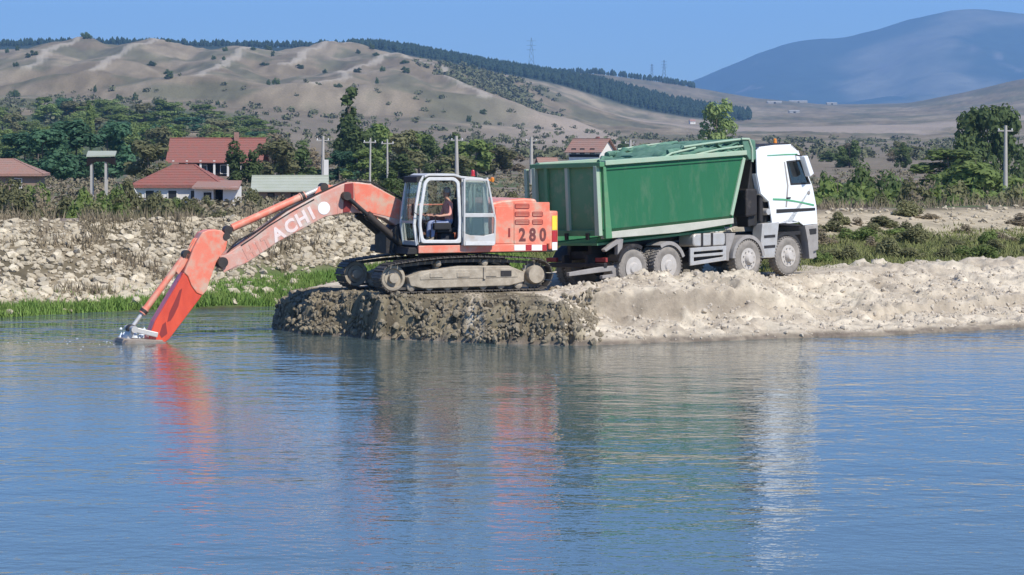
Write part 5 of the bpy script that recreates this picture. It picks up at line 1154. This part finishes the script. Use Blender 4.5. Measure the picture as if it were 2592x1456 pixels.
# pine wood along the skyline
def pine_wood():
    V = []; Fc = []; r_ = random.Random(21); n = 0
    def one(X, Y, h_):
        nonlocal n
        z = tz(X, Y); w_ = h_ * r_.uniform(.22, .34); k = 6; lay = [(.12, .75), (.42, 1.0), (.72, .72), (1.0, .05)]
        for q, (zz_, ww) in enumerate(lay):
            for j in range(k):
                a = 2 * math.pi * j / k + q * .5; rr_ = w_ * ww * r_.uniform(.7, 1.2); V.append((X + rr_ * math.cos(a), Y + rr_ * math.sin(a), z + h_ * zz_ * r_.uniform(.94, 1.04)))
        for q in range(3):
            for j in range(k): Fc.append((n + q * k + j, n + q * k + (j + 1) % k, n + (q + 1) * k + (j + 1) % k, n + (q + 1) * k + j))
        n += 4 * k
    for _ in range(1700):
        px = r_.uniform(-350, 1320); Y = r_.uniform(3080, 3330); one(px_x(px, Y), Y, r_.uniform(4.5, 10) * (.7 if r_.random() < .35 else 1))
    for _ in range(2600):
        px = r_.uniform(880, 1900); Y = r_.uniform(2880, 3330)
        if px < 1000 and Y < 3000: continue
        one(px_x(px, Y), Y, r_.uniform(6, 12))
    for _ in range(260):
        px = r_.uniform(1380, 1760); Y = r_.uniform(4120, 4250); one(px_x(px, Y), Y, r_.uniform(5, 11))
    me = bpy.data.meshes.new('pine_wood'); me.from_pydata(V, [], Fc); me.update(); me.materials.append(mat('pine needles', (.022, .042, .030), .9, col2=(.035, .055, .035), scale=.02, spec=.1)); return link_mesh('pine_wood', me)
tag(pine_wood(), 'dark pine wood along the skyline of the bare hills', 'wood', None, 'stuff')

# ------------------------------------------------------------------ village
M['tile'] = mat('red roof tiles', (.32, .095, .068), .85, col2=(.22, .115, .09), scale=1.8, amt=.4, bump=.05, bscale=6)
M['tile2'] = mat('weathered roof tiles', (.36, .17, .12), .85, col2=(.28, .20, .16), scale=1.0, amt=.45, bump=.05, bscale=6)
M['sheet'] = mat('pale sheet roofing', (.42, .43, .36), .7, col2=(.34, .36, .26), scale=.8, amt=.4)
M['hall'] = mat('weathered sheet hall', (.36, .35, .32), .8)
M['wallw'] = mat('whitewashed wall', (.78, .75, .68), .85, col2=(.66, .62, .55), scale=.9)
M['wallb'] = mat('brown plaster wall', (.20, .14, .10), .9, col2=(.28, .20, .15), scale=.8)
M['walld'] = mat('dark timber', (.020, .016, .015), .95, spec=.1)
M['concrete'] = mat('weathered concrete', (.46, .43, .38), .9, col2=(.38, .35, .31), scale=1.5)
M['pane'] = mat('dark window glass', (.03, .035, .04), .1, spec=.8)
M['bluew'] = mat('pale blue wall', (.45, .52, .66), .85)
def base(name, px, Y, rz, label, cat='house'):
    X = px_x(px, Y); o = empty(name, (X, Y, tz(X, Y) - .1)); o.rotation_euler = (0, 0, rz); return tag(o, label, cat), o.location.z
def slab(pts4, t): return MB().add([*pts4, *[(x, y, z - t) for x, y, z in pts4]], [(0, 1, 2, 3), (7, 6, 5, 4), (0, 4, 5, 1), (1, 5, 6, 2), (2, 6, 7, 3), (3, 7, 4, 0)])
def window(parent, x, y, z, w_, h_, frame='wallw'):
    f = MB().ring([(x - w_ / 2, z), (x + w_ / 2, z), (x + w_ / 2, z + h_), (x - w_ / 2, z + h_)], [(x - w_ / 2 + .07, z + .07), (x + w_ / 2 - .07, z + .07), (x + w_ / 2 - .07, z + h_ - .07), (x - w_ / 2 + .07, z + h_ - .07)], y - .06, y - .003).build('window', M[frame], parent)
    MB().box(x - w_ / 2 + .06, x + w_ / 2 - .06, y - .02, y - .004, z + .06, z + h_ - .06).build('pane', M['pane'], f)
def gable(o, w_, d, ze, zr, roof, wall, over=.5):
    MB().prism([(-d / 2, 0), (d / 2, 0), (d / 2, ze), (0, zr - .12), (-d / 2, ze)], -w_ / 2, w_ / 2, ax='x').build('wall', M[wall], o)
    k = (zr - ze) / (d / 2)
    n = max(3, int(math.hypot(d / 2 + over, k * (d / 2 + over)) / .55)); ye, z_e = d / 2 + over, ze - k * over + .10; z_r = zr + .10
    for s in (-1, 1):
        for q in range(n):
            t0, t1 = q / n, min(1, (q + 1.12) / n); y0, y1 = ye * (1 - t0), ye * (1 - t1); a0, a1 = z_e + (z_r - z_e) * t0 + .05, z_e + (z_r - z_e) * t1
            slab([(-w_ / 2 - over, s * y0, a0), (w_ / 2 + over, s * y0, a0), (w_ / 2 + over, s * y1, a1), (-w_ / 2 - over, s * y1, a1)], .12).build('tile_course' if roof != 'sheet' else 'roof_sheet', M[roof], o)
    MB().beam((-w_ / 2 - over, 0, zr + .12), (w_ / 2 + over, 0, zr + .12), .3, .16).build('ridge', M[roof], o)
def hip(o, w_, d, ze, zr, rl, roof, wall, over=.5):
    MB().box(-w_ / 2, w_ / 2, -d / 2, d / 2, 0, ze).build('wall', M[wall], o)
    a, b = w_ / 2 + over, d / 2 + over; z0 = ze - .05; r0, r1 = rl
    P = [(-a, -b, z0), (a, -b, z0), (a, b, z0), (-a, b, z0), (r0, 0, zr), (r1, 0, zr), (-a, -b, z0 - .15), (a, -b, z0 - .15), (a, b, z0 - .15), (-a, b, z0 - .15)]
    MB().add(P, [(0, 1, 5, 4), (1, 2, 5), (2, 3, 4, 5), (3, 0, 4), (0, 6, 7, 1), (1, 7, 8, 2), (2, 8, 9, 3), (3, 9, 6, 0), (9, 8, 7, 6)]).build('roof', M[roof], o)
    n = 8; V3 = [Vector(p) for p in P]
    for e0, e1, r0_, r1_ in ((0, 1, 4, 5), (1, 2, 5, 5), (3, 0, 4, 4)):
        for q in range(n):
            t0, t1 = q / n, min(.995, (q + 1.1) / n); A, B, D, E = V3[e0].lerp(V3[r0_], t0), V3[e1].lerp(V3[r1_], t0), V3[e1].lerp(V3[r1_], t1), V3[e0].lerp(V3[r0_], t1)
            u1, u0 = Vector((0, 0, .10)), Vector((0, 0, .05)); slab([tuple(A + u1), tuple(B + u1), tuple(D + u0), tuple(E + u0)], .09).build('tile_course', M[roof], o)
    for q in (P[0], P[1]): MB().beam((q[0], q[1], q[2] + .04), (P[4][0] if q is P[0] else P[5][0], 0, zr + .04), .22, .12).build('ridge', M[roof], o)
    MB().beam((r0, 0, zr + .05), (r1, 0, zr + .05), .25, .14).build('ridge', M[roof], o)
# long red gable with an open veranda
Y = 350; o, zb = base('village_house', 552, Y, 0, 'long house with a bright red gable roof and dark veranda'); w_ = 228 / F * Y
zr, ze = py_z(352, Y) - zb, py_z(408, Y) - zb
gable(o, w_ - 1, 7.6, ze + .35, zr, 'tile', 'walld', .9)
for k in range(7): MB().box(-w_ / 2 + .6 + k * (w_ - 1.2) / 6 - .13, -w_ / 2 + .6 + k * (w_ - 1.2) / 6 + .13, -4.55, -4.3, 0, ze + .1).build('veranda_post', M['wallw'], o)
MB().box(-w_ / 2 + .4, w_ / 2 - .4, -4.6, -3.82, 0, 1.0).build('veranda_wall', M['wallb'], o)
for x in (-4, -1.5, 1.2, 4): window(o, x, -3.81, 1.3, 1.0, 1.2)
MB().box(2.2, 2.8, -.6, 0, zr - .6, zr + .9).build('chimney', M['tile2'], o)
# hipped red roof with white walls
Y = 212; o, zb = base('village_cottage', 462, Y, 0, 'low cottage with a red hipped roof and whitewashed walls'); sc_ = Y / F
hip(o, 212 * sc_, 6.4, py_z(468, Y) - zb, py_z(419, Y) - zb, (-.7, 1.0), 'tile', 'wallw', .35)
for x in (-2.2, -.4, 1.4): window(o, x, -3.2, .5, .8, .8)
MB().box(-.9, -.4, .2, .7, py_z(424, Y) - zb, py_z(411, Y) - zb).build('chimney', M['tile2'], o)
Y = 208; o, zb = base('whitewashed_annex', 560, Y, 0, 'whitewashed annex with a dark low roof beside the red hipped cottage', 'outbuilding'); sc_ = Y / F; za = py_z(472, Y) - zb
MB().box(-62 * sc_, -14 * sc_, -1.6, 1.6, 0, za).box(10 * sc_, 46 * sc_, -1.6, 1.6, 0, za).box(-14 * sc_, 10 * sc_, -.2, 1.6, 0, za).build('wall', M['wallw'], o)
slab([(-66 * sc_, -2.2, za - .02), (52 * sc_, -2.2, za - .10), (46 * sc_, 1.9, za + .45), (-64 * sc_, 1.9, za + .5)], .14).build('roof', M['tile2'], o)
MB().box(-13 * sc_, 9 * sc_, -.25, -.21, 0, za - .2).build('door', M['walld'], o); window(o, -.9, -1.6, .5, .6, .6, 'walld')
# pale sheet-roofed shed
Y = 228; o, zb = base('farm_shed', 735, Y, .06, 'long shed with a pale sheet roof behind the boom', 'shed'); sc_ = Y / F
gable(o, 168 * sc_, 5.0, py_z(480, Y) - zb, py_z(449, Y) - zb, 'sheet', 'wallb', .45)
for x in (-1.6, .4, 2.0): window(o, x, -2.5, .3, .6, .5, 'walld')
# brown roof at the left
Y = 255; o, zb = base('brown_house', 10, Y, .1, 'house with a weathered brown tiled roof beside the bluish trees'); sc_ = Y / F
hip(o, 190 * sc_, 7, py_z(440, Y) - zb, py_z(404, Y) - zb, (-2.2, 1.0), 'tile2', 'wallb', .5); window(o, -1, -3.5, .8, .9, 1); window(o, 1.6, -3.5, .8, .9, 1)
# shelter on white posts
Y = 235; o, zb = base('post_shelter', 257, Y, .1, 'open shelter with a flat plank roof on white posts', 'shelter'); sc_ = Y / F
z1, z2 = py_z(382, Y) - zb, py_z(394, Y) - zb
slab([(-36 * sc_, -1.3, z2), (36 * sc_, -1.3, z2 + .05), (36 * sc_, 1.3, z1), (-36 * sc_, 1.3, z1)], .12).build('roof', M['sheet'], o)
MB().prism([(-36 * sc_, z2 - .95), (-14 * sc_, z2 - .55), (12 * sc_, z2 - .55), (34 * sc_, z2 - .85), (34 * sc_, z2 - .14), (-34 * sc_, z2 - .14)], -1.2, 1.2).build('roof_lining', M['walld'], o)
for x in (-24 * sc_, 12 * sc_):
    for y in (-1.0, 1.0): MB().box(x - .10, x + .10, y - .10, y + .10, 0, z2 - .3).build('post', M['concrete'], o)
# two-storey house with a pink roof
Y = 470; o, zb = base('two_storey_house', 1497, Y, -.5, 'two-storey house with a pinkish gable roof and pale walls beyond the tailgate')
sc_ = Y / F; gable(o, 88 * sc_, 5.6, py_z(381, Y) - zb, py_z(353, Y) - zb, 'tile2', 'wallw', .6)
MB().box(-3.0, 3.0, -2.86, -2.81, 3.0, 3.5).build('balcony_band', M['walld'], o); MB().box(-.8, 1.0, -2.9, -2.82, .2, 2.6).build('wall_panel', M['bluew'], o)
for x in (-2.1, -.4, 1.6): window(o, x, -2.8, 3.55, .9, 1.0, 'walld'); window(o, x - .2, -2.8, 1.2, .9, 1.1, 'walld')
MB().box(.8, 1.3, .3, .8, py_z(356, Y) - zb, py_z(346, Y) - zb).build('chimney', M['tile'], o)
Y = 470; o, zb = base('garden_hut', 1384, Y, .2, 'small hut with a salmon pink roof near the pole', 'hut'); gable(o, 3.0, 2.6, py_z(412, Y) - zb, py_z(401, Y) - zb, 'tile2', 'wallb', .4); window(o, 0, -1.3, .8, .7, .7); MB().box(-1.2, -.5, -1.33, -1.31, 0, 1.7).build('door', M['walld'], o)
def dist_for(px, py, y0=900, y1=5000):
    Ys = np.linspace(y0, y1, 1500); pr = HZ + (CAMZ - ground_z(px_x(px, Ys), Ys)) * F / Ys; k = int(np.argmin(np.abs(pr - py))); return float(Ys[k])
Y = dist_for(1752, 314); o, zb = base('hillside_house', 1752, Y, .3, 'small beige house at the end of the pine wood'); gable(o, 5.5, 4.5, 3.0, 4.6, 'tile2', 'wallw', .4); window(o, -1, -2.25, 1, .8, .9); window(o, 1, -2.25, 1, .8, .9)
for px, py, L_ in ((1960, 262, 36), (2020, 260, 46), (2105, 258, 26), (2010, 286, 26)):
    Y = dist_for(px, py, 2600, 4600); o, zb = base('farm_hall', px, Y, .05, 'long white farm hall far out below the blue mountain', 'farm hall'); o['group'] = 'white farm halls below the mountain'; gable(o, L_ / F * Y, 10, 2.2, 3.6, 'hall', 'hall', .3); MB().box(-1.5, 1.5, -5.06, -5.02, 0, 2.2).build('door', M['walld'], o)
for px, py, s_ in ((1096, 424, .9), (1222, 430, 1.0), (892, 430, .7), (918, 426, .8)):
    Y = CAMZ * F / (py + 8 - HZ) * .93; o, zb = base('white_hut', px, Y, .2, 'tiny whitewashed hut among the bushes behind the cab', 'hut'); o['group'] = 'whitewashed huts among the bushes'
    w_ = 13 / F * Y; hz = py_z(py - 7, Y) - zb; gable(o, w_, w_, hz * .75, hz, 'sheet', 'wallw', .2); MB().box(-.3, .3, -w_ / 2 - .03, -w_ / 2 - .005, 0, hz * .5).build('door', M['walld'], o)
# leaning white board by the cottage
Y = 190; o, zb = base('white_board', 343, Y, .3, 'white board leaning beside the red hipped cottage', 'board'); z0 = py_z(500, Y) - zb; z1 = py_z(470, Y) - zb
MB().beam((.35, 0, z0), (-.25, .1, z1), .28, .06).build('panel', M['wallw'], o); MB().beam((.36, .1, 0), (.34, .1, z0 + .2), .08, .08).build('stake', M['bark'], o)
# poles
def pole(px, top, Y, label, w_=.13, group=None):
    X = px_x(px, Y); zg = tz(X, Y); hgt = py_z(top, Y) - zg
    o = tag(empty('utility_pole', (X, Y, zg - .1)), label, 'pole', group)
    MB().tube([(0, 0, 0), (rnd.uniform(-.1, .1), 0, hgt)], [w_ * 1.3, w_ * .85], 8).build('shaft', M['concrete'], o, 60)
    MB().box(-.7, .7, -.06, .06, hgt - .55, hgt - .43).build('cross_arm', M['concrete'], o)
    for x in (-.6, 0, .6): MB().lathe([(.03, 0), (.06, .03), (.05, .14), (.01, .16)], (x, 0, hgt - .43), 8, ax='z').build('insulator', M['rw'], o)
    return o, hgt
o, h_ = pole(817, 342, 285, 'slim pole with a thick white concrete stub behind the boom knuckle', .16)
MB().box(.12, .62, -.2, .2, 0, h_ * .57).build('concrete_stub', M['wallw'], o)
pole(936, 347, 290, 'pale utility pole above the boom near the cab', .10, 'utility poles of the village'); pole(981, 350, 292, 'pale utility pole above the boom near the cab', .10, 'utility poles of the village'); pole(1157, 342, 300, 'pale utility pole rising behind the excavator cab roof', .2)
pole(1345, 345, 330, 'utility pole next to the small pink-roofed hut', .2); pole(1594, 352, 380, 'utility pole between the two-storey house and the tipper body', .2); pole(2545, 315, 240, 'utility pole in front of the large dark tree', .17)
# pylons on the skyline
def pylon(px, top, Y):
    X = px_x(px, Y); zg = tz(X, Y); h_ = py_z(top, Y) - zg; o = tag(empty('lattice_pylon', (X, Y, zg)), 'thin lattice pylon on the far skyline ridge', 'pylon', 'pylons on the skyline'); m = MB(); b = h_ * .10
    for sx_ in (-1, 1):
        for sy_ in (-1, 1): m.beam((sx_ * b, sy_ * b, 0), (sx_ * .5, sy_ * .5, h_), .2, .2)
    for k in range(6):
        z0, z1 = h_ * k / 6, h_ * (k + 1) / 6; r0, r1 = b + (.5 - b) * k / 6, b + (.5 - b) * (k + 1) / 6
        for s in (-1, 1): m.beam((-r0, s * r0, z0), (r1, s * r1, z1), .18, .18); m.beam((r0, s * r0, z0), (-r1, s * r1, z1), .18, .18)
    m.build('mast', M['soot'], o)
    for z in (.68, .80, .92): MB().beam((-h_ * .13, 0, h_ * z), (h_ * .13, 0, h_ * z), .3, .3).build('cross_arm', M['soot'], o)
pylon(1345, 96, 3900); pylon(1650, 162, 4180); pylon(1681, 152, 4180)

# ------------------------------------------------------------------ haze
hz_ = MB().box(-12000, 12000, -400, 20500, -6, 1100).build('haze', None); hz_.data.materials.clear()
hm = bpy.data.materials.new('haze'); hm.use_nodes = True; ht = hm.node_tree; ht.nodes.clear(); ho = ht.nodes.new('ShaderNodeOutputMaterial'); pv = ht.nodes.new('ShaderNodeVolumePrincipled')
pv.inputs['Color'].default_value = (.34, .62, 1.0, 1); pv.inputs['Density'].default_value = 8.5e-5; pv.inputs['Anisotropy'].default_value = 0.2
ht.links.new(pv.outputs[0], ho.inputs['Volume']); hz_.data.materials.append(hm); tag(hz_, 'thin blue haze over the valley', 'haze', None, 'stuff')
